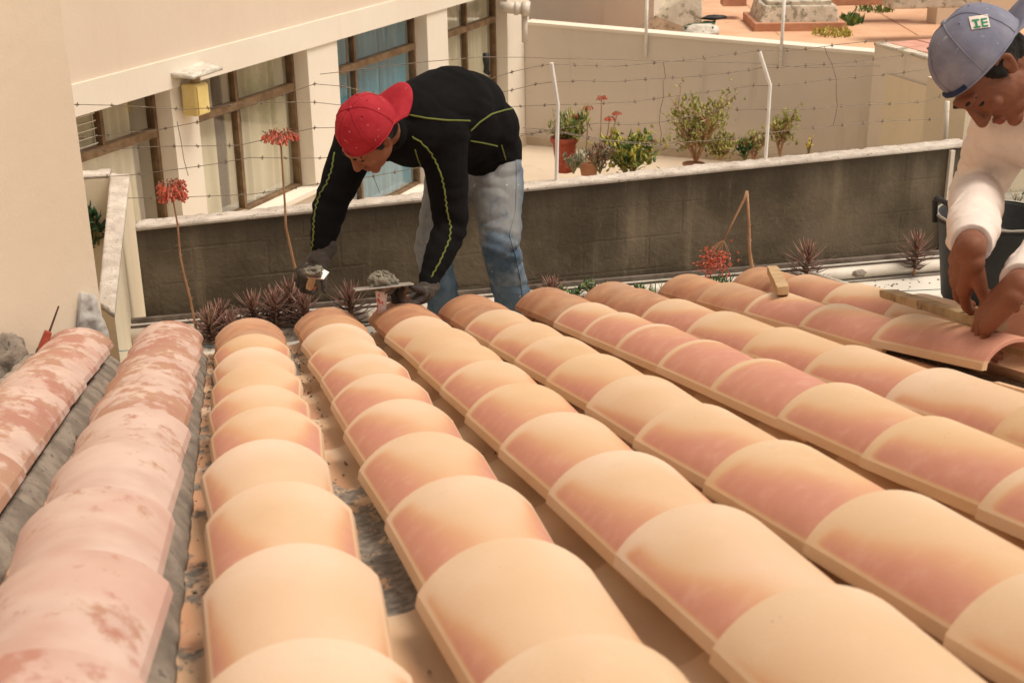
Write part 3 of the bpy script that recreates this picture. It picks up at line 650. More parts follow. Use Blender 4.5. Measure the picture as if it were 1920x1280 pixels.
# pipes at the top of the corner pillar
o = thing('drain_pipe', 'white plastic pipe with a round elbow at the top corner of the building', 'pipe', fp(.2, .1, -.05))
b = MB(); pa = ad(938, 14, 13.0); pb = ad(984, 17, 13.0); b.tube([pa, pb], .055, 16)
b.build('pipe', 'pvc', o, True)
b = MB(); d_ = (pb-pa).normalized(); b.tube([pb-d_*.10, pb-d_*.06], .066, 16); b.tube([pb-d_*.03, pb+d_*.05], .074, 16); b.build('pipe_collar', 'pvc', o, True)
b = MB(); b.tube([pb+Vector((0, .02, -.05)), ad(984, 80, 13.1)], .03, 12); b.build('down_pipe', 'pvc', o, True)
# dark sock pegged on the wire in front of the right window
b = MB(); s0_ = ad(911, 100, 12.2); pts = [s0_, s0_+Vector((.0, 0, -.06)), s0_+Vector((.005, 0, -.12)), s0_+Vector((.0, 0, -.165)), s0_+Vector((.03, 0, -.19))]
b.tube(pts, [.028, .032, .026, .03, .02], 10); tag(b.build('hanging_sock', 'black rubber', None, True), 'small black sock hanging in front of the last window', 'sock')

# back wall of the terrace
BD = Vector((.817, -.577, 0)); BN = Vector((-.577, -.817, 0))
def bp(t, off, z): return P0+BD*t+BN*off+Vector((0, 0, z))
def bz(t): return -.305-.038*t
o = thing('terrace_back_wall', 'long plain grey plastered wall closing the terrace with a pale top edge', 'wall', bp(1.7, 0, FZ))
def bbox(mb, t0, t1, o0, o1, z0, z1, dz0=0):
    mb.hexa([bp(t0, o1, z0), bp(t1, o1, z0), bp(t1, o0, z0), bp(t0, o0, z0), bp(t0, o1, z1+bz(t0)), bp(t1, o1, z1+bz(t1)), bp(t1, o0, z1+bz(t1)), bp(t0, o0, z1+bz(t0))])
b = MB(); bbox(b, 0.005, 3.56, -.2, 0, FZ, -.03); b.build('wall_face', 'grey wall', o)
b = MB(); t0, t1 = .005, 3.56
b.hexa([bp(t0, .012, bz(t0)-.03), bp(t1, .012, bz(t1)-.03), bp(t1, -.2, bz(t1)-.03), bp(t0, -.2, bz(t0)-.03), bp(t0, .012, bz(t0)), bp(t1, .012, bz(t1)), bp(t1, -.2, bz(t1)), bp(t0, -.2, bz(t0))]); b.build('wall_top', 'white trim', o)
b = MB(); b.hexa([bp(0.01, .03, FZ), bp(3.5, .03, FZ), bp(3.5, 0.001, FZ), bp(.01, .001, FZ), bp(0.01, .03, FZ+.09), bp(3.5, .03, FZ+.09), bp(3.5, 0.001, FZ+.09), bp(.01, .001, FZ+.09)]); b.build('plinth', 'plinth', o)
b = MB(); fbox(b, .0, .44, 0.002, .03, FZ, FZ+.12); b.build('pillar_plinth', 'plinth', bld)
# right block: wall coming forward with pink tiled top
A_, B_ = atz(1641, 80, -.27), atz(1830, 132, -.27)
o = thing('side_block_wall', 'pale wall block at the right with a lichen edged pink tiled top', 'wall', A_)
dr = (B_-A_).normalized(); rn = Vector((dr.y*-1, dr.x, 0)); rn = rn if rn.x > 0 else -rn
C_ = A_+dr*4.0; W_ = rn*4
b = MB(); lo = Vector((0, 0, FZ+.27)); b.hexa([A_+lo, C_+lo, C_+W_+lo, A_+W_+lo, A_-dz, C_-dz, C_+W_-dz, A_+W_-dz]); b.build('wall_face', 'grey wall', o)
i0 = atz(1652, 128, -.42) ; 
b = MB(); q0, q1 = A_+dr*.25-rn*.02, C_-rn*.02
b.hexa([Vector((q.x, q.y, z)) for z in (FZ, -.50) for q in (q0, q1, q1+rn*.019, q0+rn*.019)]); b.build('lower_face', 'yellow wall', o)
b = MB(); grid_slab(b, A_-rn*.01, C_-rn*.01, C_+rn*.10, A_+rn*.10, 60, 4, .024, fc); b.build('edge_mortar', 'lichen plaster', o, True)
tl = None
for i_ in range(12):
    for j_ in range(5):
        c = A_+dr*(.16+i_*.30)+rn*(.25+j_*.30)+Vector((0, 0, -.01))
        if tl is None:
            b = MB(); b.box((0, 0, 0), (.285, .285, .03)); tl = b.mesh('roof_paver'); tl.materials.append(M_('pink tile'))
        q = bpy.data.objects.new('paver', tl); COL.objects.link(q); q.parent = o; q.matrix_parent_inverse = wm(o).inverted()
        q.matrix_basis = Matrix.Translation(c+Vector((0, 0, rr.uniform(-.004, .004)))) @ frame((0, 0, 1), dr).to_4x4()
# terracotta roof terrace beyond the back wall
TZ = -.60
b = MB()
b.hexa([Vector((x, y, z)) for z in (TZ-.4, TZ) for (x, y) in ((2.9, 9.5), (5.63, 7.35), (14, 7.6), (14, 26))][0:4]+[Vector((x, y, TZ)) for (x, y) in ((2.9, 9.5), (5.63, 7.35), (14, 7.6), (14, 26))])
tag(b.build('terracotta_terrace', 'terracotta floor'), kind='structure')
b = MB()
for u in range(5): 
    p0_ = atz(1330+u*130, 66, TZ+.003); p1_ = p0_+Vector((.9, 3.6, 0)); s_ = Vector((.012, 0, 0)); b.hexa([p0_, p0_+s_, p1_+s_, p1_, p0_+Vector((0, 0, .002)), p0_+s_+Vector((0, 0, .002)), p1_+s_+Vector((0, 0, .002)), p1_+Vector((0, 0, .002))])
tag(b.build('floor_joint', 'red clay'), kind='structure')
o = thing('skylight', 'domed roof skylight on a mottled plaster kerb on the terracotta terrace', 'skylight', atz(1520, 55, TZ))
k = atz(1518, 58, TZ); Rk = Matrix.Rotation(R_(-14), 3, 'Z')
b = MB(); b.box(k+Vector((0, .45, .04)), (1.0, .95, .10), Rk); b.build('kerb', 'red clay', o, bevel=.01)
b = MB(); b.box(k+Vector((0, .45, .165)), (.88, .84, .20), Rk, taper=.90)
b.build('curb_block', 'lichen plaster', o, bevel=.02)
b = MB(); b.box(k+Vector((0, .45, .285)), (.70, .68, .04), Rk); b.build('dome_frame', 'lichen plaster', o, bevel=.01)
b = MB(); b.lathe([(.30*math.cos(R_(a)), .17*math.sin(R_(a))) for a in range(0, 91, 10)], k+Vector((0, .45, .305)), 28); b.build('dome', 'acrylic', o, True)
# far wall, plaster wedge, parapets, cloth
w0, w1 = ad(992, 60, 15.2), ad(1225, 62, 14.2)
o = tag(None, None) if False else None
b = MB(); dn_ = Vector((0, 0, -1.0)); upv = Vector((0, 0, 1.8)); bk = Vector((.3, .5, 0))
b.hexa([w0+dn_, w1+dn_, w1+dn_+bk, w0+dn_+bk, w0+upv, w1+upv, w1+upv+bk, w0+upv+bk]); tag(b.build('neighbour_wall', 'grey wall'), 'grey beige neighbouring wall beyond the terrace back wall at the top', 'wall')
v = [ad(1180, 66, 14.3), ad(1316, 66, 13.9), ad(1318, -30, 13.9), ad(1270, 4, 14.0), ad(1230, 30, 14.1)]; bk = Vector((.25, .8, 0)); n = len(v)
b = MB(); b.add(v+[p+bk for p in v], [tuple(range(n)), tuple(range(2*n-1, n-1, -1))]+[(i, i+n, (i+1) % n+n, (i+1) % n) for i in range(n)])
tag(b.build('plaster_buttress', 'lichen plaster', None, bevel=.02), 'stained white plaster buttress with a slanting top behind the back wall', 'buttress')
o = thing('rubble_sack', 'pale sack with a green and black cloth on top behind the back wall', 'sack', ad(1315, 60, 13.2))
b = MB(); b.ell(ad(1312, 62, 13.3), (.20, .16, .09), nz=.4, seed=2); b.build('sack', 'slate', o, True)
b = MB(); grid_slab(b, ad(1283, 52, 13.2), ad(1338, 50, 13.2), ad(1342, 38, 13.5), ad(1290, 46, 13.5), 12, 6, .02, lambda u, v, p: noise.noise(p*8)*.03); b.build('green_cloth', 'dark green leaf', o, True)
b = MB(); b.ell(ad(1340, 33, 13.5), (.13, .06, .025), nz=.4); b.build('black_cloth', 'black rubber', o, True)
for nm, x, y, D, sz, lab in (('terracotta_pier', 1376, -16, 15.6, (.28, .28, .35), 'small terracotta pier at the top edge left of the skylight'),
        ('terracotta_pier', 1475, -12, 15.4, (.26, .3, .4), 'small terracotta pier at the top edge just behind the skylight dome')):
    b = MB(); b.box(ad(x, y, D)+Vector((0, 0, .02)), sz, Rk, taper=.8); tag(b.build(nm, 'red clay', None, bevel=.01), lab, 'pier')
b = MB(); p = ad(1665, -20, 15.0); b.box(p+Vector((-.15, .2, .0)), (1.25, .22, .36), Matrix.Rotation(R_(-8), 3, 'Z')); tag(b.build('terracotta_parapet', 'red clay', None, bevel=.01), 'low terracotta parapet at the top edge right of the skylight', 'parapet')
b = MB(); p = ad(1778, 4, 13.4); b.box(p+Vector((.1, .5, .02)), (.95, .3, .26), Matrix.Rotation(R_(-8), 3, 'Z')); tag(b.build('stone_ledge', 'lichen plaster', None, bevel=.02), 'grey mossy stone ledge at the top edge left of the blue cap', 'ledge')
b = MB(); p = ad(1880, 12, 14.6); b.box(p+Vector((.3, .5, .3)), (1.6, .3, 1.8), Matrix.Rotation(R_(-8), 3, 'Z')); tag(b.build('distant_house', 'cream wall', None), 'pale distant house wall behind the blue cap at the top right', 'house')
# moss in the joints
def tuft(name, label, c, r, n, mat, seed, h=.05, cat='weeds', kind=None):
    rt = random.Random(seed); mb = MB()
    for _ in range(n):
        a_ = rt.uniform(0, 6.28); q = rt.random()**.5*r; p = c+Vector((math.cos(a_)*q, math.sin(a_)*q, 0)); l_ = h*rt.uniform(.4, 1.2); dd = Vector((rt.uniform(-.6, .6), rt.uniform(-.6, .6), 1))*l_; s_ = Vector((rt.uniform(-1, 1), rt.uniform(-1, 1), 0)).normalized()*l_*.14
        mb.add([p-s_, p+s_, p+dd*.6+s_, p+dd, p+dd*.6-s_], [(0, 1, 2, 3, 4)])
    o = mb.build(name, mat); tag(o, label, cat); return o
k2 = atz(1560, 66, TZ)
tuft('weeds', 'dry yellow green weeds along the foot of the skylight kerb', k2, .22, 130, 'yellow leaf', 4, .07)
tuft('weeds', 'green weeds at the right corner of the skylight kerb', atz(1590, 45, TZ), .16, 110, 'green leaf', 5, .12)
tuft('weeds', 'green weeds at the foot of the low terracotta parapet', atz(1640, 20, TZ), .25, 100, 'green leaf', 6, .08)

# cream wall at the right end with its ledge
zc = at(1795, 172, 1.40).z; p = at(1803, 300, 1.40)
o = thing('right_cream_wall', 'cream wall behind the right worker ending the stained wall', 'wall', (p.x, 1.4, -.35))
b = MB(); b.box(((p.x+5.5)/2, 1.6, (zc-1.2)/2), (5.5-p.x, .38, zc+1.2)); b.build('wall_face', 'yellow wall', o)
b = MB(); b.tube([at(1776, 190, 1.38), at(1772, 270, 1.38)], .012, 8); b.build('pipe', 'pvc', o, True)
q = at(1895, 388, 1.15)
b = MB(); b.box((3.9, 1.26, q.z-.02), (2.1, .28, .03)); b.build('ledge', 'cement rim', o)
b = MB(); b.box((3.9, 1.28, q.z-.45), (2.05, .25, .82)); b.build('ledge_wall', 'grey wall', o)

# ================================================================== FENCE
YF = 1.20
fence = thing('barbed_wire_fence', 'barbed wire on thin white bent posts standing on the stained parapet wall', 'fence', (1, YF, .12))
for pts in ([(1034, 118), (1046, 196), (1043, 330)], [(1424, 97), (1444, 160), (1436, 288)]):
    b = MB(); P = [at(x, y, YF) for x, y in pts]; P[-1].z = ztop(P[-1].x)-.02
    b.tube(P, .0085, 8); b.build('post', 'white paint metal', fence)
b = MB(); P = [at(x, y, YF) for x, y in [(607, 190), (604, 280), (612, 372)]]
STR = [
 [(100, 196), (145, 197), (210, 198), (350, 204), (390, 202), (470, 193), (590, 193), (640, 198), (760, 185), (870, 165), (960, 136), (1002, 126), (1032, 121), (1100, 123), (1157, 124), (1244, 117), (1300, 112), (1379, 101), (1422, 96), (1494, 94), (1546, 88), (1574, 84), (1623, 79), (1700, 76)],
 [(100, 258), (155, 257), (250, 247), (290, 245), (370, 230), (450, 206), (590, 157), (640, 161), (760, 190), (870, 186), (960, 169), (1004, 158), (1035, 154), (1094, 152), (1154, 154), (1210, 149), (1244, 147), (1296, 144), (1347, 139), (1404, 132), (1429, 127), (1458, 127), (1545, 121), (1588, 118), (1638, 111), (1710, 102)],
 [(100, 287), (155, 285), (280, 276), (350, 274), (450, 272), (590, 241), (640, 240), (760, 226), (900, 203), (976, 200), (1044, 197), (1132, 194), (1190, 191), (1244, 183), (1327, 173), (1385, 165), (1413, 161), (1444, 162), (1494, 158), (1544, 151), (1569, 149), (1621, 143), (1674, 139), (1736, 130)],
 [(100, 336), (240, 328), (345, 316), (400, 309), (470, 296), (600, 296), (700, 290), (800, 275), (900, 262), (1069, 239), (1122, 232), (1179, 234), (1235, 230), (1272, 223), (1344, 208), (1402, 206), (1457, 206), (1510, 205), (1560, 200), (1612, 197), (1687, 195), (1736, 190), (1762, 181)],
 [(240, 372), (350, 369), (475, 364), (595, 345), (700, 330), (800, 312), (900, 285), (979, 255), (1035, 246), (1120, 262), (1240, 270), (1330, 264), (1376, 259), (1432, 250), (1507, 242), (1560, 236), (1638, 229), (1687, 226), (1762, 223)],
 [(600, 140), (700, 128), (800, 116), (900, 108), (990, 108), (1244, 114), (1420, 119), (1510, 126), (1650, 124)],
 [(980, 241), (1035, 245), (1180, 268), (1244, 277), (1290, 282)]]
for si, st in enumerate(STR):
    P = [at(x, y, YF+(.004*si)) for x, y in st]; Q = []
    for a_, c_ in zip(P, P[1:]):
        n = max(2, int((c_-a_).length/.04))
        for i in range(n):
            q = a_.lerp(c_, i/n); q.z += noise.noise(q*3.1+Vector((si, 0, 0)))*.004; Q.append(q)
    Q.append(P[-1]); b = MB(); b.tube(Q, .0014, 4, False); wire = b.build('wire_strand', 'wire', fence)
    if si in (5, 6): continue
    b = MB(); acc = 0; nxt = .06; rw = random.Random(si)
    for a_, c_ in zip(Q, Q[1:]):
        acc += (c_-a_).length
        if acc > nxt:
            nxt += .118+rw.uniform(-.01, .01); t = (c_-a_).normalized()
            for k_ in range(2):
                d = Vector((rw.uniform(-.4, .4), rw.uniform(-.6, .6), rw.choice((-1, 1)))).normalized()*.009; b.tube([c_-d, c_+d], .0013, 3)
            b.tube([c_-t*.007, c_+t*.007], .003, 4)
    tag(b.build('barb', 'wire', fence), kind='stuff')
for pts in ([(1244, 117), (1248, 146), (1243, 152), (1244, 183), (1238, 206), (1236, 230), (1240, 250), (1238, 269), (1246, 268)], [(1546, 88), (1551, 104), (1560, 120), (1568, 149), (1568, 180), (1570, 198), (1566, 220), (1562, 236), (1556, 236)], [(332, 228), (339, 262), (345, 300), (353, 330)], [(690, 300), (700, 330), (712, 362)]):
    b = MB(); b.tube([at(x, y, YF-.004) for x, y in pts], .0013, 4); b.build('tie_wire', 'wire', fence)
for (px, y0, y1, lb) in ((1210, -60, 108, 'thin white pole fixed to the back wall near the plaster buttress'), (1465, -60, 127, 'thin white pole fixed to the back wall in front of the skylight')):
    b = MB(); a_ = plane(px+(.5 if px < 1300 else -2), y1, BN, BN.dot(P0)+.03); b.tube([a_, a_+Vector((0, 0, .75))], .017, 8); tag(b.build('white_pole', 'white paint metal', None, True), lb, 'pole')

# ================================================================== PLANTS
def leaf_strip(mb, p, d, up, L, wd_, curl, seg=4, th=.25):
    """narrow leaf with thickness: a flattened, tapering, curved tube"""
    d = Vector(d).normalized(); side = d.cross(up)
    side = side.normalized() if side.length > 1e-4 else d.orthogonal().normalized(); q = Vector(p); n_ = side.cross(d).normalized(); o = len(mb.v); vs = []
    for i in range(seg+1):
        f = i/seg; w_ = wd_*(math.sin(math.pi*min(1, f*.85+.15))**.7)*(1-f*.55); w_ = max(w_, .0004)
        vs += [q+side*w_, q+n_*w_*th, q-side*w_, q-n_*w_*th]
        rot = Matrix.Rotation(curl/seg, 3, side); d = rot@d; n_ = rot@n_; q = q+d*L/seg
    fs = [(i*4+k, i*4+(k+1) % 4, (i+1)*4+(k+1) % 4, (i+1)*4+k) for i in range(seg) for k in range(4)]
    mb.add(vs, fs+[(3, 2, 1, 0), (seg*4, seg*4+1, seg*4+2, seg*4+3)])
def rosette(label, px, py, Y, hpx, wpx, seed, zg=-.35, mat='purple leaf', top='pink leaf', lean=0, n=52):
    rs = random.Random(seed); c = at(px, py, Y); D = -(CM.inverted()@(c-CAM)).z; sc = D/F_PX; H = hpx*sc*1.1; Rr = wpx*sc*.70
    base = Vector((c.x-lean, Y, max(c.z-H*.75, zg))); topz = c.z+H*.1
    o = thing('succulent_rosette', label, 'plant', base, 'dark succulent rosettes growing along the gutter')
    b = MB(); tp = Vector((c.x, Y, topz)); b.tube([base, base.lerp(tp, .5)+Vector((rs.uniform(-.006, .006), 0, 0)), tp], [.006, .005, .003], 6); b.build('stem', 'stem brown', o)
    lo_, up_ = MB(), MB()
    for i in range(n):
        f = i/(n-1); a_ = i*2.399+rs.uniform(-.2, .2); z = base.z+(topz-base.z)*(.22+.78*f); el = -.35+1.45*f**1.3; L = Rr*(.75+.35*math.sin(f*3.1))*rs.uniform(.85, 1.15)*(1.05 if f < .8 else .95)
        d = Vector((math.cos(a_)*math.cos(el), math.sin(a_)*math.cos(el), math.sin(el))); p = Vector((base.lerp(tp, f).x, Y, z))
        leaf_strip(up_ if f > .58 else lo_, p, d, Vector((0, 0, 1)), L, .0078, -(-1.15+1.6*f) if f < .6 else .35, 5, .45)
    tag(lo_.build('lower_leaves', mat, o, True), kind='stuff'); tag(up_.build('crown_leaves', top, o, True), kind='stuff')
for i, (x, y, Y, h, w_, lb) in enumerate([
   (392, 606, .90, 62, 62, 'dark purple succulent rosette leftmost in the clump below the tall red flower stalk'),
   (432, 612, .93, 55, 58, 'low dark purple succulent rosette second from the left in the clump'),
   (411, 590, 1.0, 48, 54, 'purple succulent rosette at the back of the leftmost clump'),
   (474, 578, .98, 66, 62, 'single purple succulent rosette between the leftmost clump and the group under the gloved hand'),
   (514, 570, .95, 84, 60, 'left rosette of the three tall ones under the trowel hand'),
   (543, 555, 1.0, 92, 66, 'middle and tallest rosette under the trowel hand'),
   (570, 574, .93, 84, 56, 'right rosette of the three tall ones under the trowel hand'),
   (656, 566, .96, 78, 68, 'lone reddish succulent rosette between the two gloved hands'),
   (1036, 541, .98, 32, 46, 'small flat rosette just right of the jeans leg'),
   (1515, 484, .96, 84, 66, 'large purple rosette beside the short wooden block'),
   (1719, 462, .99, 80, 54, 'tall purple rosette on a bare stem left of the black bucket')]):
    rosette(lb, x, y, Y, h, w_, 20+i, lean=.0)
# tall stalks topped with red bells
def bells(mb, c, r, n, seed, flat=.35, size=.006, droop=1):
    rs = random.Random(seed)
    for _ in range(n):
        a_ = rs.uniform(0, 6.28); q = rs.random()**.5*r; p = Vector(c)+Vector((math.cos(a_)*q, math.sin(a_)*q, rs.uniform(-flat, flat*.6)*r)); L = size*rs.uniform(1.8, 3)
        d = Vector((math.cos(a_)*.5, math.sin(a_)*.5, -droop+rs.uniform(-.3, .5))).normalized()
        mb.tube([p, p+d*L*.6, p+d*L], [size*.35, size*.5, size*.62], 5)
def stalk(name, label, pts, Y, rad, head, hr, n, seed, flat=.4, base=None, size=.006, cat='flower', red='red flower', Yh=None):
    P = [at(x, y, Y) for x, y in pts]
    o = thing(name, label, cat, P[0]); b = MB(); m = len(P)
    Q = []
    for a_, c_ in zip(P, P[1:]):
        for k_ in range(3): Q.append(a_.lerp(c_, k_/3))
    Q.append(P[-1]); rs = random.Random(seed)
    b.tube(Q, [rad*(1-.45*i/len(Q)) for i in range(len(Q))], 7); b.build('stalk', 'stem brown', o, True)
    hc = at(*head, Yh or Y); b = MB()
    for k_ in range(12):
        a_ = k_/12*6.28; q = hr*.85*rs.uniform(.5, 1); e_ = hc+Vector((math.cos(a_)*q, math.sin(a_)*q, hr*rs.uniform(-.1, .1))); b.tube([P[-1], P[-1].lerp(e_, .6)+Vector((0, 0, hr*.12)), e_], [rad*.45, rad*.3, rad*.25], 4)
    b.build('flower_branches', 'stem brown', o)
    b = MB(); bells(b, hc, hr, n, seed, flat, size); tag(b.build('blossoms', red, o), kind='stuff')
    b = MB()
    for _ in range(int(n*.5)):
        a_ = rs.uniform(0, 6.28); q = rs.random()**.5*hr; p = hc+Vector((math.cos(a_)*q, math.sin(a_)*q, rs.uniform(-flat*.3, flat*.7)*hr)); b.ell(p, (size*.5,)*3, nu=5, nv=3)
    tag(b.build('buds', 'dry leaf', o), kind='stuff')
    return o, Q
o, Q = stalk('flower_stalk', 'tall thin stalk with a round red blossom head in front of the left windows', [(368, 618), (357, 560), (344, 510), (338, 480), (333, 420), (328, 395), (325, 378)], .98, .0052, (321, 352), .054, 150, 3, .75, size=.0075)
b = MB(); rs = random.Random(4)
for _ in range(60):
    q = Q[rs.randrange(0, len(Q)-6)]; a_ = rs.uniform(0, 6.28); d = Vector((math.cos(a_), math.sin(a_)*.4, rs.uniform(-.4, .4)))*rs.uniform(.006, .017); b.tube([q, q+d*.6+Vector((0, 0, .002)), q+d], [.001, .0008, .0005], 3)
tag(b.build('dry_hairs', 'stem brown', o), kind='stuff')
stalk('flower_stalk', 'tall stalk with a flat red blossom head rising behind the trowel hand', [(556, 512), (548, 480), (536, 425), (534, 380), (530, 320), (527, 275)], .96, .0060, (525, 251), .066, 130, 5, .25, size=.0070)
P = [at(x, y, .95) for x, y in [(1415, 522), (1409, 495), (1405, 470), (1404, 420), (1401, 362)]]
o = thing('bent_flower_stalk', 'broken brown stalk bent double with its red blossom head hanging to the left', 'flower', P[0])
b = MB(); b.tube(P, [.010, .009, .0085, .0075, .006], 8); b.build('stalk', 'stem brown', o, True)
b = MB(); q = [at(x, y, .95) for x, y in [(1401, 358), (1396, 372), (1372, 420), (1357, 450)]]; b.tube(q, [.007, .006, .0045, .004], 7); b.build('bent_tip', 'stem brown', o, True)
rs = random.Random(8); b = MB(); 
for _ in range(34):
    q = P[rs.randrange(0, 4)].lerp(P[rs.randrange(1, 4)], rs.random()); d = Vector((rs.uniform(-1, 1), rs.uniform(-.4, .4), rs.uniform(-.4, .5)))*.014; b.tube([q, q+d], [.0014, .0006], 3)
tag(b.build('dry_hairs', 'stem brown', o), kind='stuff')
hc = at(1338, 487, .93); b = MB()
for _ in range(16):
    e_ = hc+Vector((rs.gauss(0, .034), rs.gauss(0, .03), rs.gauss(0, .028))); s0_ = at(1357, 450, .95); b.tube([s0_, s0_.lerp(e_, .5)+Vector((0, 0, .008)), e_], [.0016, .0011, .0009], 3)
b.build('flower_branches', 'stem brown', o)
b = MB()
for _ in range(280):
    p = hc+Vector((rs.gauss(0, .031), rs.gauss(0, .03), rs.gauss(-.004, .027))); d = Vector((rs.uniform(-1, 1), rs.uniform(-1, 1), rs.uniform(-1, .3))).normalized()*.012; b.tube([p, p+d], [.0024, .0038], 5)
tag(b.build('blossoms', 'red flower', o), kind='stuff')
def bushy(name, label, c, rx, ry, rz, n, mat, seed, L=.03, W=.010, stems=5, stem_mat='stem green', cat='plant', branch=0, mats2=None, group=None, flip=False):
    """branching stems whose tips carry leaf clumps spread unevenly through the crown"""
    rs = random.Random(seed); c = Vector(c); o = thing(name, label, cat, c, group); st = MB(); lf = MB(); lf2 = MB(); tips = []
    for s_ in range(stems):
        a_ = s_*2.4+rs.uniform(-.4, .4); q = Vector((math.cos(a_)*rx*rs.uniform(.2, .95), math.sin(a_)*ry*rs.uniform(.2, .9), rz*rs.uniform(.55, 1.0)))
        m_ = q*.5+Vector((rs.uniform(-.1, .1)*rx, 0, rz*.06)); st.tube([c, c+m_, c+q], [W*.55, W*.4, W*.2], 5); tips += [(c+q, 1)]
        for _ in range(branch):
            f = rs.uniform(.25, .9); p = c+m_*2*f if f < .5 else (c+m_).lerp(c+q, f*2-1); e_ = p+Vector((rs.uniform(-.45, .45)*rx, rs.uniform(-.4, .4)*ry, rs.uniform(.02, .38)*rz)); st.tube([p, p.lerp(e_, .5)+Vector((0, 0, .01)), e_], [W*.34, W*.25, W*.15], 4); tips.append((e_, .8)); tips.append((p.lerp(e_, .55), .6))
    for i in range(n):
        p, k_ = rs.choice(tips); p = p+Vector((rs.gauss(0, 1), rs.gauss(0, 1), rs.gauss(0, 1)))*(.10*min(rx, rz)+.004); a_ = rs.uniform(0, 6.28); el = rs.uniform(-.3, 1.2)
        d = Vector((math.cos(a_)*math.cos(el), math.sin(a_)*math.cos(el), math.sin(el))); leaf_strip(lf2 if (mats2 and rs.random() < .4) else lf, p, d, Vector((0, 0, 1)), L*rs.uniform(.6, 1.2), W*rs.uniform(.7, 1.1), rs.uniform(0, 1.2), 3, .25)
    st.build('stem', stem_mat, o); tag(lf.build('foliage', mat, o, True), kind='stuff')
    if mats2: tag(lf2.build('foliage', mats2, o, True), kind='stuff')
    return o
bushy('green_succulent', 'bright green leafy succulent growing from the gutter right of the jeans leg', at(1112, 568, .93), .055, .05, .085, 90, 'green leaf', 2, .026, .010, 7, branch=1, mats2='grey green leaf')
bushy('green_succulent', 'low dark green succulent lying beside the small flat rosette', at(1070, 560, .93), .07, .05, .03, 60, 'green leaf', 3, .024, .009, 6, branch=1, mats2='dark green leaf')
bushy('green_succulent', 'small green plant behind the tiles right of the clear bottle', at(1192, 552, .95), .05, .04, .035, 36, 'green leaf', 4, .022, .007, 5, branch=1)
for lb, x, y, wd2, n, sd in (('aloe like green blades lying between the red blossom head and the tiles', 1345, 535, .10, 44, 5), ('sparse thin green blades right of the bent stalk', 1440, 535, .07, 20, 6), ('thin green blades lying on the gutter behind the tiles', 1235, 552, .08, 18, 7)):
    b = MB(); rs = random.Random(sd); c = at(x, y, .93)
    for _ in range(n):
        p = c+Vector((rs.uniform(-wd2, wd2)*.6, rs.uniform(-.03, .03), 0)); d = Vector((rs.uniform(-1, 1), rs.uniform(-.4, .2), rs.uniform(.1, .8))); leaf_strip(b, p, d, Vector((0, 0, 1)), rs.uniform(.04, .09), .0042, rs.uniform(.2, .9), 4, .4)
    tag(b.build('grass_clump', 'green leaf', None, True), lb, 'plant')
b = MB(); q0, q1 = at(1180, 541, .92), at(1125, 549, .80); b.tube([q0, q0.lerp(q1, .15), q0.lerp(q1, .25), q0.lerp(q1, .9), q1], [.008, .012, .026, .028, .02], 16)
tag(b.build('plastic_bottle', 'clear plastic', None, True), 'crushed clear plastic bottle lying on the gutter behind the tile rows', 'bottle')
b = MB(); b.ell(at(1611, 513, .80), (.030, .022, .014), nz=.5, seed=4, nu=18, nv=10); tag(b.build('mortar_lump', 'mortar', None, True), 'small mortar lump lying on the pale ledge right of the large rosette', 'mortar')
b = MB(); rs = random.Random(12)
for _ in range(260):
    X = rs.uniform(-.8, 2.9); p = Vector((X, rs.choice((rs.gauss(.93, .03), rs.gauss(.86, .06))), -.348)); s_ = rs.uniform(.002, .007)
    b.ell(p, (s_, s_, s_*.6), nu=5, nv=3, nz=.6, seed=_)
tag(b.build('grit', 'mortar'), 'dark grit and dirt scattered along the ledge by the gutter', 'dirt', kind='stuff')
for x0, x1, sd in ((350, 450, 1), (480, 600, 2), (1480, 1550, 3), (1300, 1440, 4), (1000, 1150, 5)):
    b = MB(); a_, c_ = at((x0+x1)/2-(x1-x0)/2, 600-(x0-350)*.087, .95), at(x1, 600-(x1-350)*.087, .95)
    m_ = (a_+c_)/2; m_.z = -.348; b.ell(m_, ((c_-a_).length*.5, .07, .035), nz=.5, seed=sd, nu=36, nv=14)
    me = b.mesh('soil_mound', True); fuzz(me, .006, 40, sd); me.materials.append(M_('mortar')); tag(link('soil_mound', me), kind='structure')
# beyond the parapet, on the terrace
def flo(px, py): return atz(px, py, FZ)
def pot(label, c, r, h, mat='red clay'):
    o = thing('flower_pot', label, 'pot', c); b = MB(); b.lathe([(.02, .0), (r*.62, .0), (r*.70, h*.3), (r*.92, h*.86), (r*1.05, h*.86), (r*1.06, h), (r*.93, h), (r*.90, h*.9), (.01, h*.88)], c, 20); b.build('pot_body', mat, o, True); return o
fpot = lambda x, y, Yy: at(x, y, Yy)
YP = 7.3
for lb, x, y, r, h in (('tall red glazed pot left of the terrace plants behind the first fence post', 1058, 322, .120, .32), ('brown clay pot in the middle of the terrace plants', 1104, 340, .10, .20), ('low clay pot at the right foot of the big jade shrub', 1300, 326, .10, .10)):
    c = at(x, y, YP); pot(lb, c, r, h, 'red paint' if x == 1058 else 'red clay')
MATS['red paint']
c = at(1066, 278, YP); bushy('potted_plant', 'bushy yellow green plant with drooping leaves in the tall red pot', c, .22, .2, .30, 300, 'jade leaf', 11, .09, .016, 11, branch=3, mats2='green leaf')
c = at(1180, 335, YP-.1); bushy('variegated_shrub', 'round yellow and green variegated shrub between the red pot and the jade shrub', c, .34, .25, .36, 620, 'yellow leaf', 12, .075, .024, 16, branch=3, mats2='green leaf')
c = at(1125, 325, YP-.2); bushy('reddish_plant', 'dry reddish grey succulent in front of the flower stems', c, .18, .15, .26, 240, 'dry leaf', 13, .06, .014, 12, branch=2, mats2='grey green leaf')
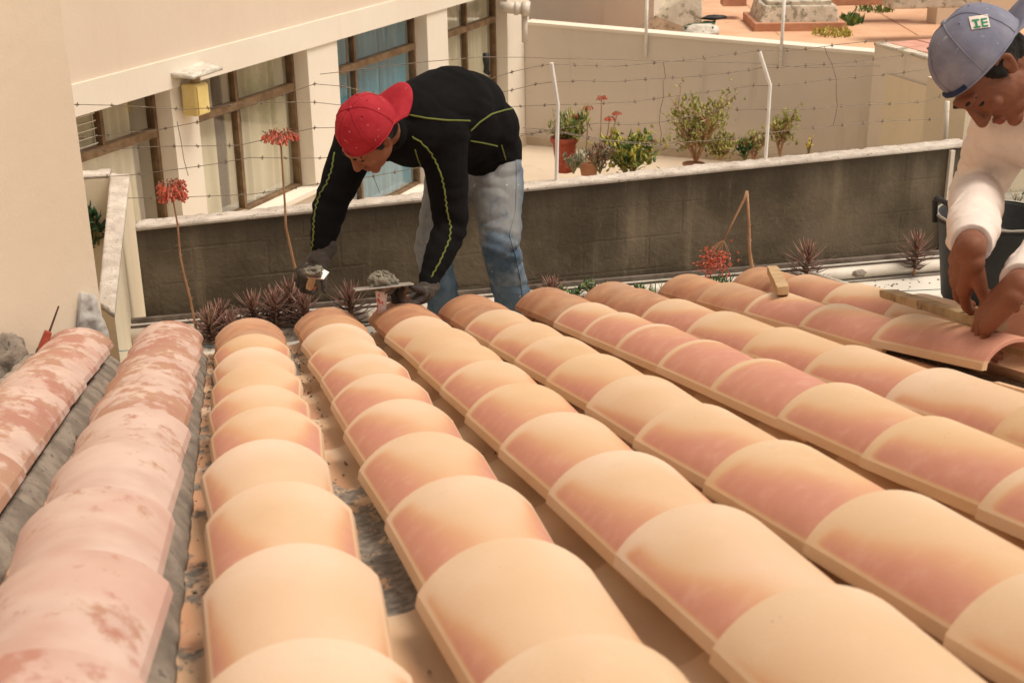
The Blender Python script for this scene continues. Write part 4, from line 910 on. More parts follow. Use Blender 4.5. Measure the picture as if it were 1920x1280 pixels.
c = at(1075, 325, YP-.3); bushy('grey_plant', 'grey green round leaved plant hanging before the tall red pot', c, .13, .1, .20, 120, 'grey green leaf', 14, .05, .016, 8, branch=2)
for i, (x0, y0, x1, y1, lb) in enumerate([(1078, 300, 1079, 216, 'first and lowest red flower stem beside the tall red pot'), (1098, 300, 1102, 200, 'second red flower stem from the left behind the fence wire'), (1123, 300, 1128, 181, 'tallest red flower stem on the terrace'), (1132, 290, 1143, 220, 'short red flower stem right of the tallest one'), (1138, 285, 1157, 211, 'rightmost red flower stem leaning to the right')]):
    stalk('flowering_plant', lb, [(x0, y0), ((x0+x1)/2+1, (y0+y1)/2), (x1, y1+3)], YP, .007, (x1, y1), .036, 30, 30+i, .3, size=.010)
stalk('dry_plant', 'withered flower stem between the variegated shrub and the jade shrub', [(1220, 300), (1221, 285), (1223, 268)], YP, .008, (1223, 263), .045, 14, 44, .3, size=.012, red='dry leaf')
def jade(label, px, py, hw, h, seed, n, stems, Y=YP):
    bushy('jade_shrub', label, at(px, py, Y), hw, hw*.7, h, n, 'jade leaf', seed, .052, .018, stems, 'stem brown', 'shrub', branch=9)
jade('large branching jade shrub with upright tip right of the withered stem', 1305, 305, .38, .56, 51, 800, 10)
b = MB(); pts = [(1306, 240), (1301, 205), (1300, 178)]; P = [at(x, y, YP) for x, y in pts]; b.tube(P, [.012, .009, .006], 5); rs = random.Random(3)
for _ in range(60): q = P[0].lerp(P[2], rs.random()); a_ = rs.uniform(0, 6.28); leaf_strip(b, q, (math.cos(a_), math.sin(a_), .6), Vector((0, 0, 1)), .05, .014, .4, 3)
tag(b.build('jade_shoot', 'jade leaf', None, True), 'upright leafy shoot at the top of the large jade shrub', 'plant')
jade('low jade shrub filling the right foot of the large one', 1350, 300, .22, .20, 52, 260, 8)
jade('thin low jade shrub left of the second fence post', 1412, 300, .16, .26, 53, 130, 5)
jade('small upright jade shrub right of the second fence post', 1462, 292, .20, .42, 54, 260, 6)
bushy('dark_green_plant', 'small dark green plant between the low jade shrub and the second post', at(1396, 303, YP), .09, .08, .20, 130, 'dark green leaf', 55, .05, .018, 6, branch=2, mats2='green leaf')
bushy('yellow_flower', 'tiny yellow flowers above the coping right of the second fence post', at(1516, 290, YP), .05, .05, .17, 8, 'yellow petal', 56, .05, .016, 4, branch=1)
bushy('yellow_flower', 'thin weed with a yellow flower on the ledge between the right worker and the edge', at(1905, 388, 1.22), .05, .02, .08, 16, 'green leaf', 57, .016, .004, 6, branch=2, mats2='yellow petal')
bushy('hidden_plant', 'dark green plant in the gap between the left house wall and the yellow wall', atz(186, 500, -.45), .16, .16, .30, 260, 'dark green leaf', 58, .06, .02, 12, branch=2)

# ================================================================== LOOSE THINGS ON AND BEHIND THE ROOF
# black bucket
bc = roofpt(1848, 574, -.085)+Vector((0, 0, .02)); BR, BH = .205, .315
o = thing('black_bucket', 'big black rubber mixing bucket with cement crusted rim behind the right worker', 'bucket', bc)
b = MB(); b.lathe([(.01, 0), (BR*.70, 0), (BR*.76, .02), (BR*.93, BH-.03), (BR*.99, BH-.02), (BR, BH-.005), (BR*.96, BH), (BR*.89, BH-.008), (BR*.72, .04), (.01, .035)], bc, 44); b.build('bucket_body', 'black rubber', o, True)
b = MB(); b.lathe([(BR*.93, BH-.004), (BR*1.0, BH-.005), (BR*.99, BH+.002), (BR*.94, BH+.001)], bc, 64); me = b.mesh('rim_crust', True); fuzz(me, .002, 30); me.materials.append(M_('cement rim')); link('rim_crust', me, o)
b = MB(); b.lathe([(.01, .22), (BR*.5, .225), (BR*.84, .22)], bc, 30); me = b.mesh('mortar_fill', True); fuzz(me, .02, 14); me.materials.append(M_('fresh mortar')); link('mortar_fill', me, o)
for a0 in (math.pi*.99, math.pi*-.01):
    h_ = [(a0-.28, 1.0, BH-.03), (a0-.27, 1.03, BH+.045), (a0-.2, 1.03, BH+.06), (a0+.2, 1.03, BH+.06), (a0+.27, 1.03, BH+.045), (a0+.28, 1.0, BH-.03)]
    b = MB(); b.tube([bc+Vector((BR*q*math.cos(a), BR*q*math.sin(a), z)) for a, q, z in h_], .0095, 8); b.build('handle', 'black rubber', o, True)
def plank(name, label, p0, p1, w_, t_, mat, up=(0, 0, 1), cat='plank', seed=1):
    p0, p1 = Vector(p0), Vector(p1); d = (p1-p0); L = d.length; Mx = frame(up, d); b = MB()
    n = 26; rs = random.Random(seed); vs = []
    for i in range(n+1):
        x = -L/2+L*i/n; e = 1-(.12 if i in (0, n) else 0)
        for (y, z) in ((-w_/2, -t_/2), (w_/2, -t_/2), (w_/2, t_/2), (-w_/2, t_/2)):
            k_ = Vector((x, y*e, z*e))+Vector((0, noise.noise(Vector((x*14, y*40, seed)))*.0025, noise.noise(Vector((x*18, z*50, seed+4)))*.002)); vs.append((p0+p1)/2+Mx@k_)
    fs = [(i*4+k, i*4+(k+1) % 4, (i+1)*4+(k+1) % 4, (i+1)*4+k) for i in range(n) for k in range(4)]+[(3, 2, 1, 0), (n*4, n*4+1, n*4+2, n*4+3)]
    b.add(vs, fs); return tag(b.build(name, mat, None, bevel=.0015), label, cat)
up = Vector((0, SN, CS))
plank('wooden_batten', 'long weathered wooden batten held across the tile row by the right worker', roofpt(1660, 549, .100), roofpt(1875, 611, .100), .040, .022, 'weathered wood', up, 'plank', 2)
plank('wood_block', 'short piece of tan wood resting on the last tile behind the bent stalk', roofpt(1448, 505, .09), roofpt(1468, 545, .090), .036, .030, 'tan wood', up, 'wood', 3)
b = MB(); q = [at(1600, 556, .0), at(1680, 546, .0), at(1790, 541, .0), at(1930, 528, .0)]; b.tube(q, .0016, 5); tag(b.build('guide_string', 'blue string'), 'thin blue guide string stretched between the batten and the bucket', 'string')
b = MB(); q = [at(222, 658, .22), at(300, 652, .22), at(430, 648, .22)]; b.tube(q, .0014, 5); tag(b.build('guide_string', 'blue string'), 'thin blue guide string seen between the two leftmost tile rows', 'string')
# brush or scraper with red handle at the wall
o = thing('scraper', 'scraper with worn red handle and thin rusty rod leaning at the left wall', 'tool', roofpt(80, 668, .06))
q0, q1 = ad(76, 668, 4.25), ad(110, 574, 4.2)
b = MB(); b.tube([q0, q0.lerp(q1, .5), q1], [.0042, .004, .003], 6); b.build('rod', 'rusty steel', o)
b = MB(); c = ad(82, 643, 4.2); ax = (ad(92, 620, 4.2)-ad(74, 664, 4.2)); b.box(c, (.030, .022, ax.length*1.0), frame(ax, (0, 1, .2))); b.build('handle', 'red paint', o, bevel=.004)
b = MB(); c = ad(76, 660, 4.19); b.box(c, (.034, .026, .018), frame(ax, (0, 1, .2))); b.build('ferrule', 'rusty steel', o, bevel=.002)
# white-edged pan ends sticking out at the eave
for lb, a_, c_ in (('white edged strip poking out at the eave left of the jeans', (693, 588), (708, 616)), ('white edged strip poking out at the eave behind the sixth tile row', (1116, 545), (1132, 556))):
    p0_, p1_ = at(*a_, .36), at(*c_, .22); b = MB(); b.tube([p0_, p1_], .0105, 10); tag(b.build('edge_strip', 'pvc', None, True), lb, 'strip')
p0_, p1_ = roofpt(1520, 513, .0), roofpt(1655, 556, .03)
o = thing('edge_pan', 'clay channel tile with a white edge at the far side of the last row', 'tile', p0_)
b = MB(); b.tube([p0_, p1_], .0105, 10); b.build('white_edge', 'pvc', o, True)
b = MB(); dd = (p1_-p0_).normalized(); sdv = Vector((-1, 0, 0)); vs = []
for i in range(9):
    a_ = i/8; off = sdv*(.02+.105*a_)+Vector((0, 0, -.062*math.sin(a_*math.pi*.62)-.0))
    vs += [p0_+off, p1_+off, p0_+off-Vector((0, 0, .012)), p1_+off-Vector((0, 0, .012))]
fs = []
for i in range(8): k_ = i*4; fs += [(k_, k_+4, k_+5, k_+1), (k_+2, k_+3, k_+7, k_+6), (k_, k_+2, k_+6, k_+4), (k_+1, k_+5, k_+7, k_+3)]
fs += [(0, 1, 3, 2), (32, 34, 35, 33)]
b.add(vs, fs); b.build('channel', 'red clay', o, True)

# ================================================================== PEOPLE
def melt(name, mb, voxel, smooth, mat, parent, folds=None, sub=0, kw=None):
    """melt overlapping volumes into one continuous surface"""
    me = mb.mesh(name+'_src'); bm = bmesh.new(); bm.from_mesh(me); bmesh.ops.remove_doubles(bm, verts=bm.verts, dist=1e-6)
    bmesh.ops.recalc_face_normals(bm, faces=bm.faces); bm.to_mesh(me); bm.free()
    o = bpy.data.objects.new(name, me); COL.objects.link(o)
    m = o.modifiers.new('r', 'REMESH'); m.mode = 'VOXEL'; m.voxel_size = voxel; m.adaptivity = 0
    m = o.modifiers.new('s', 'SMOOTH'); m.factor = .5; m.iterations = smooth
    dg = bpy.context.evaluated_depsgraph_get(); ev = o.evaluated_get(dg); me2 = bpy.data.meshes.new_from_object(ev); me2.name = name
    o.modifiers.clear(); o.data = me2; bpy.data.meshes.remove(me)
    if folds:
        ns = [v.normal.copy() for v in me2.vertices]
        for v, n in zip(me2.vertices, ns): v.co += n*folds(v.co, n)
    me2.polygons.foreach_set('use_smooth', [True]*len(me2.polygons)); me2.materials.clear(); me2.materials.append(M_(mat)); me2.update()
    attach(o, parent); return o
def crease(p, sx, sz, w_, amp, seed=0):
    v = noise.noise(Vector((p.x*sx+seed, p.y*sx, p.z*sz+p.x*sx*.6)))+.35*noise.noise(Vector((p.x*sx*2.3, p.y*sx*2.3+seed, p.z*sz*2)))
    return -max(0, w_-abs(v))/w_*amp
def bvh_of(o):
    me = o.data; return BVHTree.FromPolygons([v.co for v in me.vertices], [tuple(p.vertices) for p in me.polygons])
def hit(bv, x, y, fallback=None):
    r = ray(x, y).normalized(); h = bv.ray_cast(CAM, r); return (h[0]+h[1]*.001) if h[0] else fallback
def piping(name, bv, pts, parent, r=.0032, mat='lime piping', wob=0):
    Q = []
    for (x0, y0), (x1, y1) in zip(pts, pts[1:]):
        n = max(2, int(math.hypot(x1-x0, y1-y0)/5))
        for i in range(n):
            f = i/n; wv = math.sin((y0+(y1-y0)*f)*.55)*wob; p = hit(bv, x0+(x1-x0)*f+wv, y0+(y1-y0)*f)
            if p is not None and (not Q or (p-Q[-1]).length < .05): Q.append(p)
    p = hit(bv, *pts[-1])
    if p is not None and Q and (p-Q[-1]).length < .05: Q.append(p)
    if len(Q) < 3: print('piping missed', pts[0]); return
    b = MB(); b.tube(Q, r, 6); return b.build(name, mat, parent, True)
def head_frame(u, f):
    u = Vector(u).normalized(); f = Vector(f); f = (f-u*f.dot(u)).normalized(); l = u.cross(f)      # l: the person's left
    return Matrix((l, f, u)).transposed()      # local x = left, y = face, z = top of head
def head_volumes(b, c, H, s=1.0):
    """head ~.24 tall, local frame: x left, y front, z up, c = centre of skull"""
    P = lambda x, y, z: c+H@Vector((x, y, z))*s
    E = lambda p, r, M=None: b.ell(P(*p), tuple(q*s for q in r), H@M if M else H, 20, 14)
    E((0, -.012, .03), (.074, .094, .088)); E((0, .035, -.015), (.064, .062, .085)); E((0, .050, -.075), (.040, .040, .036)); E((0, .020, -.055), (.058, .058, .045))
    E((0, .080, -.100), (.022, .020, .016)); E((0, .085, .028), (.052, .018, .014))                  # chin, brow
    b.cap(P(0, .094, .018), .008*s, P(0, .116, -.028), .0135*s); E((0, .104, -.033), (.018, .013, .009))   # nose
    for q in (-1, 1):
        E((q*.038, .074, -.022), (.022, .018, .018)); E((q*.027, .082, .008), (.014, .011, .009))
        ear = [P(q*.068, .010, .016), P(q*.078, .0, .024), P(q*.084, -.016, .018), P(q*.083, -.020, .0), P(q*.077, -.012, -.018), P(q*.072, -.002, -.030), P(q*.068, .006, -.026)]; b.chain([(e_, .0058*s) for e_ in ear], 8); E((q*.070, -.006, -.004), (.006, .014, .022))
    E((0, .096, -.060), (.024, .010, .0065)); E((0, .094, -.071), (.020, .010, .007))
def face_bits(c, H, s, parent, skinmat):
    P = lambda x, y, z: c+H@Vector((x, y, z))*s
    for q in (-1, 1):
        b = MB(); b.ell(P(q*.029, .083, .004), (.0115*s, .010*s, .0075*s), H, 12, 8); b.build('eye', 'hair', parent, True)
        b = MB(); b.tube([P(q*.013, .099, .027), P(q*.030, .099, .033), P(q*.050, .082, .027)], [.003*s, .0042*s, .0022*s], 6); b.build('eyebrow', 'hair', parent, True)
    b = MB(); b.ell(P(0, .1015, -.061), (.021*s, .006*s, .004*s), H); b.ell(P(0, .0995, -.070), (.018*s, .007*s, .005*s), H); b.build('lips', 'lip', parent, True)
def cap_mesh(c, H, s, mat, parent, tilt=-14, visor_droop=.35, visor_len=.085, visor_side=0):
    """baseball cap worn backwards: crown dome and a curved visor over the nape"""
    T = H@Matrix.Rotation(R_(tilt), 3, 'X')
    P = lambda x, y, z: c+T@Vector((x, y, z))*s
    o = thing('cap', None, None, c); o.parent = parent; o.matrix_parent_inverse = wm(parent).inverted()
    b = MB(); nu, nv = 48, 16; vs = []
    for j in range(nv+1):
        ph = math.pi/2*j/nv
        for i in range(nu):
            a = 2*math.pi*i/nu; r = math.cos(ph)**.80; z = .110*math.sin(ph)**.92
            seam = 1-.012*max(0, 1-abs(((a/(math.pi/3)) % 1)-.5)*2*6+0) if False else 1
            d = abs(((a+math.pi/6)/(math.pi/3)) % 1-.5)*2; seam = 1-.018*max(0, (d-.86)/.14)*math.cos(ph)
            x, y = .087*r*math.cos(a)*seam, .104*r*math.sin(a)*seam-.008
            n = noise.noise(Vector((x*16, y*16, z*16+s)))*.008+noise.noise(Vector((x*34, y*34, z*34+s)))*.003+(.15-min(.15, abs(noise.noise(Vector((x*11, y*11, z*24+s*3))))))*-.02
            vs.append(P(x*(1+n*6), y*(1+n*6), z*(1+n*4)+.022))
    fs = [(j*nu+i, j*nu+(i+1) % nu, (j+1)*nu+(i+1) % nu, (j+1)*nu+i) for j in range(nv) for i in range(nu)]
    b.add(vs, fs); b.tube([P(.0875*math.cos(q/24*6.283), .1045*math.sin(q/24*6.283)-.008, .020) for q in range(25)], .0026*s, 6, False)
    b.build('crown', mat, o, True)
    for q in range(3):
        idx = [k_ for k_ in range(nu) if abs((k_/nu*6)-(q+.5)) < .01 or abs((k_/nu*6)-(q+3.5)) < .01]
        ln = [Vector(vs[j*nu+idx[0]]) for j in range(nv)]+[Vector(vs[j*nu+idx[-1]]) for j in range(nv-1, -1, -1)]
        ln = [c_+(c_-c).normalized()*.0006 for c_ in ln]
        bs_ = MB(); bs_.tube(ln, .0015*s, 5, False); bs_.build('seam', mat, o, True)
    b = MB(); b.ell(P(0, -.008, .1335), (.0075*s, .0075*s, .0045*s), T); b.build('button', mat, o, True)
    for q in range(6):
        b = MB(); a = math.pi/3*q; ph = 1.05; r = math.cos(ph)**.80; b.ell(P(.087*r*math.cos(a)*1.0, .104*r*math.sin(a)-.008, (.110*math.sin(ph)**.92)+.0225), (.0032*s,)*3, T, 8, 6); b.build('eyelet', mat, o, True)
    # visor at the back
    b = MB(); n, m = 22, 9; vs = []
    for side in (0, 1):
        for j in range(m+1):
            f = j/m
            for i in range(n+1):
                a = (-1+2*i/n)*1.12; x0 = .087*math.sin(a); y0 = -.104*math.cos(a)-.008
                L = visor_len*math.cos(a*.98)**.55 if abs(a) < 1.5 else 0
                x = x0*(1+.02*f); y = y0-L*f; z = .021+visor_droop*L*f-(x/.087)**2*.022*f+.004*math.sin(f*3)-side*.0035
                vs.append(P(x, y, z))
    M2 = (n+1)*(m+1); fs = []
    for j in range(m):
        for i in range(n):
            k = j*(n+1)+i; fs += [(k, k+1, k+n+2, k+n+1), (k+M2, k+n+1+M2, k+n+2+M2, k+1+M2)]
    for i in range(n): k = m*(n+1)+i; fs.append((k, k+1, k+1+M2, k+M2))
    for j in range(m):
        k = j*(n+1); fs += [(k, k+n+1, k+n+1+M2, k+M2), (k+n, k+n+M2, k+2*n+1+M2, k+2*n+1)]
    b.add(vs, fs); b.build('visor', mat, o, True)
    return o, P, T
def hair_vol(name, c, H, s, parent, grow=.006):
    P = lambda x, y, z: c+H@Vector((x, y, z))*s
    b = MB(); b.ell(P(0, -.022, .026), ((.0745+grow)*s, (.088+grow)*s, (.080+grow)*s), H, 20, 14); b.ell(P(0, -.05, -.025), (.062*s, .052*s, .05*s), H)
    for q in (-1, 1): b.ell(P(q*.067, .016, .010), (.010*s, .014*s, .030*s), H)
    o = melt(name, b, .004, 2, 'hair', parent, lambda p, n: noise.noise(p*90)*.0022); return o
def hand(b, wrist, d, back, s=1.0, left=True, curl=(.9, .9, .9, .9), thumb=(.5, .35), spread=.10, wr=.026, tips=None):
    """five-fingered hand: d = wrist to knuckles, back = out of the back of the hand"""
    d = Vector(d).normalized(); back = Vector(back); back = (back-d*back.dot(d)).normalized(); side = d.cross(back) * (1 if left else -1)   # towards the thumb
    W = Vector(wrist); K = []; b.cap(W-d*.01*s, .0245*s, W+d*.045*s, .0205*s)
    for i, (o_, L) in enumerate(((.033, .092), (.011, .096), (-.011, .091), (-.031, .082))):
        k = W+d*L*s+side*o_*s+back*(.004-.004*abs(i-1.3))*s; K.append(k); b.cap(W+side*o_*.62*s+d*.006*s, .0205*s, k, .0140*s, 12)
    b.ell(W+d*.05*s-back*.005*s, (.040*s, .050*s, .0175*s), Matrix((side, d, back)).transposed(), 16, 10)
    for i, (k, ln, r) in enumerate(zip(K, ((.044, .026, .022), (.049, .030, .023), (.045, .028, .022), (.035, .021, .019)), (.0112, .0115, .011, .0098))):
        ax = side*(1.0); dd = (d+side*spread*(1.3-i)).normalized(); p = k
        a0 = curl[i]; angs = (a0*.75, a0*1.05, a0*.8); bk = back.copy()
        ax = dd.cross(bk).normalized()
        for j in range(3):
            Rm = Matrix.Rotation(-angs[j], 3, ax); dd = Rm@dd; bk = Rm@bk; q = p+dd*ln[j]*s; b.cap(p, r*(1-.08*j)*s, q, r*(.92-.08*j)*s, 12); p = q
        if tips is not None: tips.append((p, bk, dd, r*s))
    tb = W+side*.026*s+d*.022*s-back*.006*s; td = (d*.75+side*.75-back*thumb[0]).normalized(); t1 = tb+td*.040*s; b.cap(tb, .0165*s, t1, .0125*s)
    td2 = (td*math.cos(thumb[1])+(d*.6-side*.5-back*.6).normalized()*math.sin(thumb[1])).normalized(); t2 = t1+td2*.030*s; b.cap(t1, .0122*s, t2, .0108*s); t3 = t2+(td2*.8-back*.2).normalized()*.024*s; b.cap(t2, .0108*s, t3, .0088*s)
    return K
# ------------------------------------------------------------------ left worker
man = thing('person', 'worker in black shirt with lime seams, red cap and dusty jeans bending over', 'person', (.5, .58, -.35))
hipL, hipR = at(930, 318, .66), at(848, 322, .74); kneeL, kneeR = at(938, 462, .52), at(812, 470, .60)
ankL = Vector((at(968, 590, .62).x+.01, .66, -.26)); ankR = Vector((at(838, 600, .66).x+.01, .70, -.26))
pel = at(905, 285, .70); waist = at(880, 240, .66); mid = at(842, 215, .56); chest = at(775, 236, .44); neck = at(735, 245, .34)
shL, shR = at(832, 258, .40), at(668, 268, .46); elL, elR = at(845, 425, .34), at(618, 388, .36); wrL, wrR = at(797, 545, .17), at(600, 482, .24)
rt_, upc, fw = CM@Vector((1, 0, 0)), CM@Vector((0, 1, 0)), CM@Vector((0, 0, -1))
hc1 = at(694, 254, .20); H1 = head_frame(rt_*-.62+upc*.36-fw*.98, rt_*-.50+upc*-.80-fw*.0)
kn_d1 = (at(572, 512, .20)-wrR); kn_dL = (at(740, 596, .07)-wrL)
def arm_body(b, sh, el, wr_, s=1): b.chain([(sh, .045*s), (el, .036*s), (wr_, .025*s)])
b = MB(); head_volumes(b, hc1, H1, 1.0)
b.chain([(hc1+H1@Vector((0, -.03, -.03)), .052), (neck, .058), (chest, .09), (mid, .11), (waist, .10), (pel, .11)])
for sh, el, wr_ in ((shL, elL, wrL), (shR, elR, wrR)): b.cap(chest, .08, sh, .05); arm_body(b, sh, el, wr_)
for hp, kn, an in ((hipL, kneeL, ankL), (hipR, kneeR, ankR)): b.cap(pel, .09, hp, .08); b.chain([(hp, .078), (kn, .05), (an, .036)])
for an in (ankL, ankR): b.chain([(an, .036), (an+Vector((-.03, -.13, -.055)), .032)])
hand(b, wrR, kn_d1, (-.55, -.60, .55), .92, False, (1.15, 1.2, 1.2, 1.2)); hand(b, wrL, kn_dL, (.25, -.35, -.9), .92, True, (1.1, 1.15, 1.15, 1.15))
body1 = melt('body', b, .0042, 4, 'skin', man)
face_bits(hc1, H1, 1.0, body1, 'skin')
hair_vol('hair', hc1, H1, 1.0, man)
# red cap
cap1, CP1, CT1 = cap_mesh(hc1+H1@Vector((0, -.004, .004)), H1, 1.06, 'red cap', man, tilt=9, visor_droop=-.12, visor_len=.088)
# gloves
b = MB(); hand(b, wrR, kn_d1, (-.55, -.60, .55), 1.0, False, (1.15, 1.2, 1.2, 1.2)); b.cap(wrR-kn_d1.normalized()*.045, .034, wrR+kn_d1.normalized()*.02, .033)
melt('glove', b, .0034, 3, 'glove', man, lambda p, n: noise.noise(p*70)*.0022)
b = MB(); hand(b, wrL, kn_dL, (.25, -.35, -.9), 1.05, True, (1.1, 1.15, 1.15, 1.15)); b.cap(wrL-kn_dL.normalized()*.03, .034, wrL+kn_dL.normalized()*.02, .036)
melt('glove', b, .0034, 3, 'glove', man, lambda p, n: noise.noise(p*70)*.0022)
# shirt
b = MB()
b.chain([(neck+Vector((.03, .02, -.0)), .068), (chest, .150), (mid, .178), (waist, .158), (pel+Vector((.012, .0, .0)), .142)], 22)
b.ell((mid+waist)/2+Vector((0, .03, .03)), (.19, .18, .155), None, 24, 16); b.ell(at(912, 240, .66), (.125, .14, .125), None, 20, 12)
b.cap(chest+Vector((0, 0, .02)), .135, shL, .095, 18); b.cap(chest+Vector((0, 0, .02)), .130, shR, .085, 18)
b.cap(shL, .090, mid, .14, 18)
b.chain([(shL, .090), (shL.lerp(elL, .5), .077), (elL, .064), (elL.lerp(wrL, .55), .050), (wrL.lerp(elL, .10), .037)], 18)
b.chain([(shR, .083), (shR.lerp(elR, .5), .072), (elR, .061), (elR.lerp(wrR, .55), .048), (wrR.lerp(elR, .10), .036)], 18)
def shirt_folds(p, n):
    a = noise.fractal(Vector((p.x*4, p.y*4, p.z*7)), 1, 2, 2)*.005
    for el, k in ((elL, 1), (elR, 1), (shL, .7)):
        q = (p-el).length
        if q < .17: a += math.sin((p.z*1.0+p.x*.5)*95+noise.noise(p*9)*4)*.0040*(1-q/.17)*k
    for w_, el in ((wrL, elL), (wrR, elR)):
        q = (p-w_).length
        if q < .16: a += math.sin(q*150+noise.noise(p*12)*3)*.0028*(1-q/.16)
    a += crease(p, 3, 8, .2, .003, 5)
    q = (p-at(905, 300, .6)).length
    if q < .2: a += math.sin(p.z*70+p.x*40+noise.noise(p*8)*3)*.0035*(1-q/.2)
    return a
shirt = melt('shirt', b, .006, 6, 'black knit', man, shirt_folds)
bv = bvh_of(shirt)
piping('seam_piping', bv, [(768, 216), (800, 222), (840, 226), (881, 227)], man, .0034)
piping('seam_piping', bv, [(882, 246), (900, 229), (922, 214), (945, 207), (972, 202)], man, .0034)
piping('seam_piping', bv, [(882, 264), (905, 268), (932, 274)], man, .0034)
piping('seam_piping', bv, [(940, 272), (944, 286), (948, 300)], man, .0030)
piping('seam_piping', bv, [(772, 256), (788, 266), (806, 284), (818, 305), (828, 330), (834, 360), (838, 395), (845, 425), (843, 448), (836, 465), (824, 492), (808, 520)], man, .0034, wob=1.3)
piping('seam_piping', bv, [(778, 280), (784, 300), (792, 317)], man, .0026)
piping('seam_piping', bv, [(627, 286), (622, 318), (612, 345), (601, 362), (593, 385), (589, 410), (588, 440), (585, 470)], man, .0032, wob=1.5)
b = MB(); cN = hc1.lerp(neck, .62); ax = (neck-hc1).normalized()
fr_ = frame(ax, (1, 0, 0))
b.lathe([(.064, -.016), (.068, -.010), (.070, .03), (.066, .03)], cN+ax*.012, 30, fr_); b.build('collar', 'black knit', man, True)
# jeans
b = MB()
b.chain([(pel+Vector((0, 0, .02)), .130), (pel+Vector((0, 0, -.06)), .128)], 20)
b.cap(pel+Vector((0, 0, -.03)), .125, hipL, .105, 20); b.cap(pel+Vector((0, 0, -.03)), .12, hipR, .105, 20)
b.chain([(hipL, .107), (hipL.lerp(kneeL, .5), .094), (kneeL, .077), (kneeL.lerp(ankL, .45), .074), (ankL.lerp(kneeL, .05), .071)], 20)
b.chain([(hipR, .107), (hipR.lerp(kneeR, .5), .090), (kneeR, .072), (kneeR.lerp(ankR, .45), .068), (ankR.lerp(kneeR, .05), .068)], 20)
def jean_folds(p, n):
    a = noise.fractal(Vector((p.x*7, p.y*7, p.z*9)), 1, 2, 3)*.005+crease(p, 4, 9, .25, .0055, 2)
    for kn in (kneeL, kneeR, (hipL+hipR)/2):
        q = (p-kn).length
        if q < .16: a += math.sin(p.z*110+p.x*45+noise.noise(p*8)*4)*.0042*(1-q/.16)
    for an in (ankL, ankR):
        q = (p-an).length
        if q < .24: a += math.sin(p.z*85+noise.noise(p*8)*5)*.0050*(1-q/.24)
    return a
jeans = melt('jeans', b, .006, 5, 'denim', man, jean_folds)
bj = bvh_of(jeans)
piping('side_seam', bj, [(968, 300), (968, 350), (966, 400), (955, 440), (966, 480), (975, 520), (980, 560)], man, .0022, 'denim')
piping('belt_hem', bv, [(884, 322), (905, 314), (930, 304), (955, 294), (972, 282)], man, .003, 'black knit')
for an, d_ in ((ankL, (-.02, -.13)), (ankR, (-.05, -.12))):
    b = MB(); q = Vector((an.x, an.y, -.30)); b.chain([(an+Vector((0, 0, .05)), .052), (q+Vector((0, .0, 0)), .05), (q+Vector((d_[0]*.7, d_[1]*.7, -.005)), .044), (q+Vector((d_[0]*1.3, d_[1]*1.3, -.010)), .038)], 16)
    melt('boot', b, .006, 3, 'boot', man)
# trowel in the right hand
fist = wrR+kn_d1.normalized()*.085
tr = thing('trowel', 'small steel trowel with a lump of mortar gripped in the dark glove', 'trowel', fist)
tp0, tp1 = at(578, 545, .175), at(590, 508, .13); b = MB(); b.tube([tp0, tp0.lerp(tp1, .3), tp0.lerp(tp1, .8), tp1], [.010, .013, .011, .008], 10); b.build('handle', 'tan wood', tr, True)
q0, q1, q2, q3 = at(575, 520, .115), at(607, 524, .105), at(617, 511, .125), at(597, 500, .145); up_ = Vector((0, -.3, .9)).normalized()*.002
b = MB(); b.hexa([q0-up_, q1-up_, q2-up_, q3-up_, q0+up_, q1+up_, q2+up_, q3+up_]); b.build('blade', 'steel', tr)
b = MB(); b.ell(at(587, 508, .118), (.032, .024, .015), None, 50, 30, nz=.5, seed=2); me = b.mesh('mortar_dollop', True); fuzz(me, .008, 60); me.materials.append(M_('fresh mortar')); link('mortar_dollop', me, tr)
# hawk in the left hand
hk = thing('mortar_hawk', 'flat mortar board with a white and red handle and a mound of wet mortar', 'hawk', at(716, 560, .10))
hc_ = at(718, 537, .06); b = MB(); tiltM = Matrix.Rotation(R_(-1.5), 3, 'Y')@Matrix.Rotation(R_(-15.5), 3, 'X')
b.box(hc_, (.198, .12, .005), tiltM); b.build('board', 'steel', hk, bevel=.001)
b = MB(); h0, h1 = at(715, 541, .055), at(716, 585, .05); b.tube([h0, h0.lerp(h1, .15), h0.lerp(h1, .7), h1], [.024, .021, .016, .019], 16); b.build('handle', 'painted handle', hk, True)
b = MB(); b.ell(hc_+Vector((0, 0, .016)), (.043, .038, .034), None, 70, 44, nz=.45, seed=9); me = b.mesh('mortar_mound', True); fuzz(me, .012, 42); fuzz(me, .003, 160); me.materials.append(M_('fresh mortar')); link('mortar_mound', me, hk)

# ------------------------------------------------------------------ right worker
K = 1.08
man2 = thing('person', 'worker in off white sweatshirt and grey blue backward cap leaning in from the right edge', 'person', (2.5, -.9, .2))
hc2 = ad(1852, 130, 3.42); 
rt_, upc, fw = CM@Vector((1, 0, 0)), CM@Vector((0, 1, 0)), CM@Vector((0, 0, -1))
H2 = head_frame(rt_*-.92+upc*.30+fw*-.16, rt_*-.30+upc*-.95+fw*.02)
shA, elA, wrA = ad(1888, 238, 3.60), ad(1832, 355, 3.84), roofpt(1820, 470, .27)
shB, elB, wrB = ad(2085, 245, 3.25), ad(2020, 420, 3.40), roofpt(1905, 540, .19)
neck2 = ad(1950, 150, 3.48); ch2 = ad(2000, 235, 3.52); mid2 = ad(2120, 270, 3.66); pel2 = ad(2260, 330, 3.82)
def deckz(p): return (-.085*1-p.y*SN)/CS
hA, hB = pel2+Vector((0, .1, 0)), pel2+Vector((.06, -.1, 0)); foA, foB = Vector((pel2.x+.02, pel2.y+.28, 0)), Vector((pel2.x+.06, pel2.y-.25, 0))
for f_ in (foA, foB): f_.z = deckz(f_)+.09
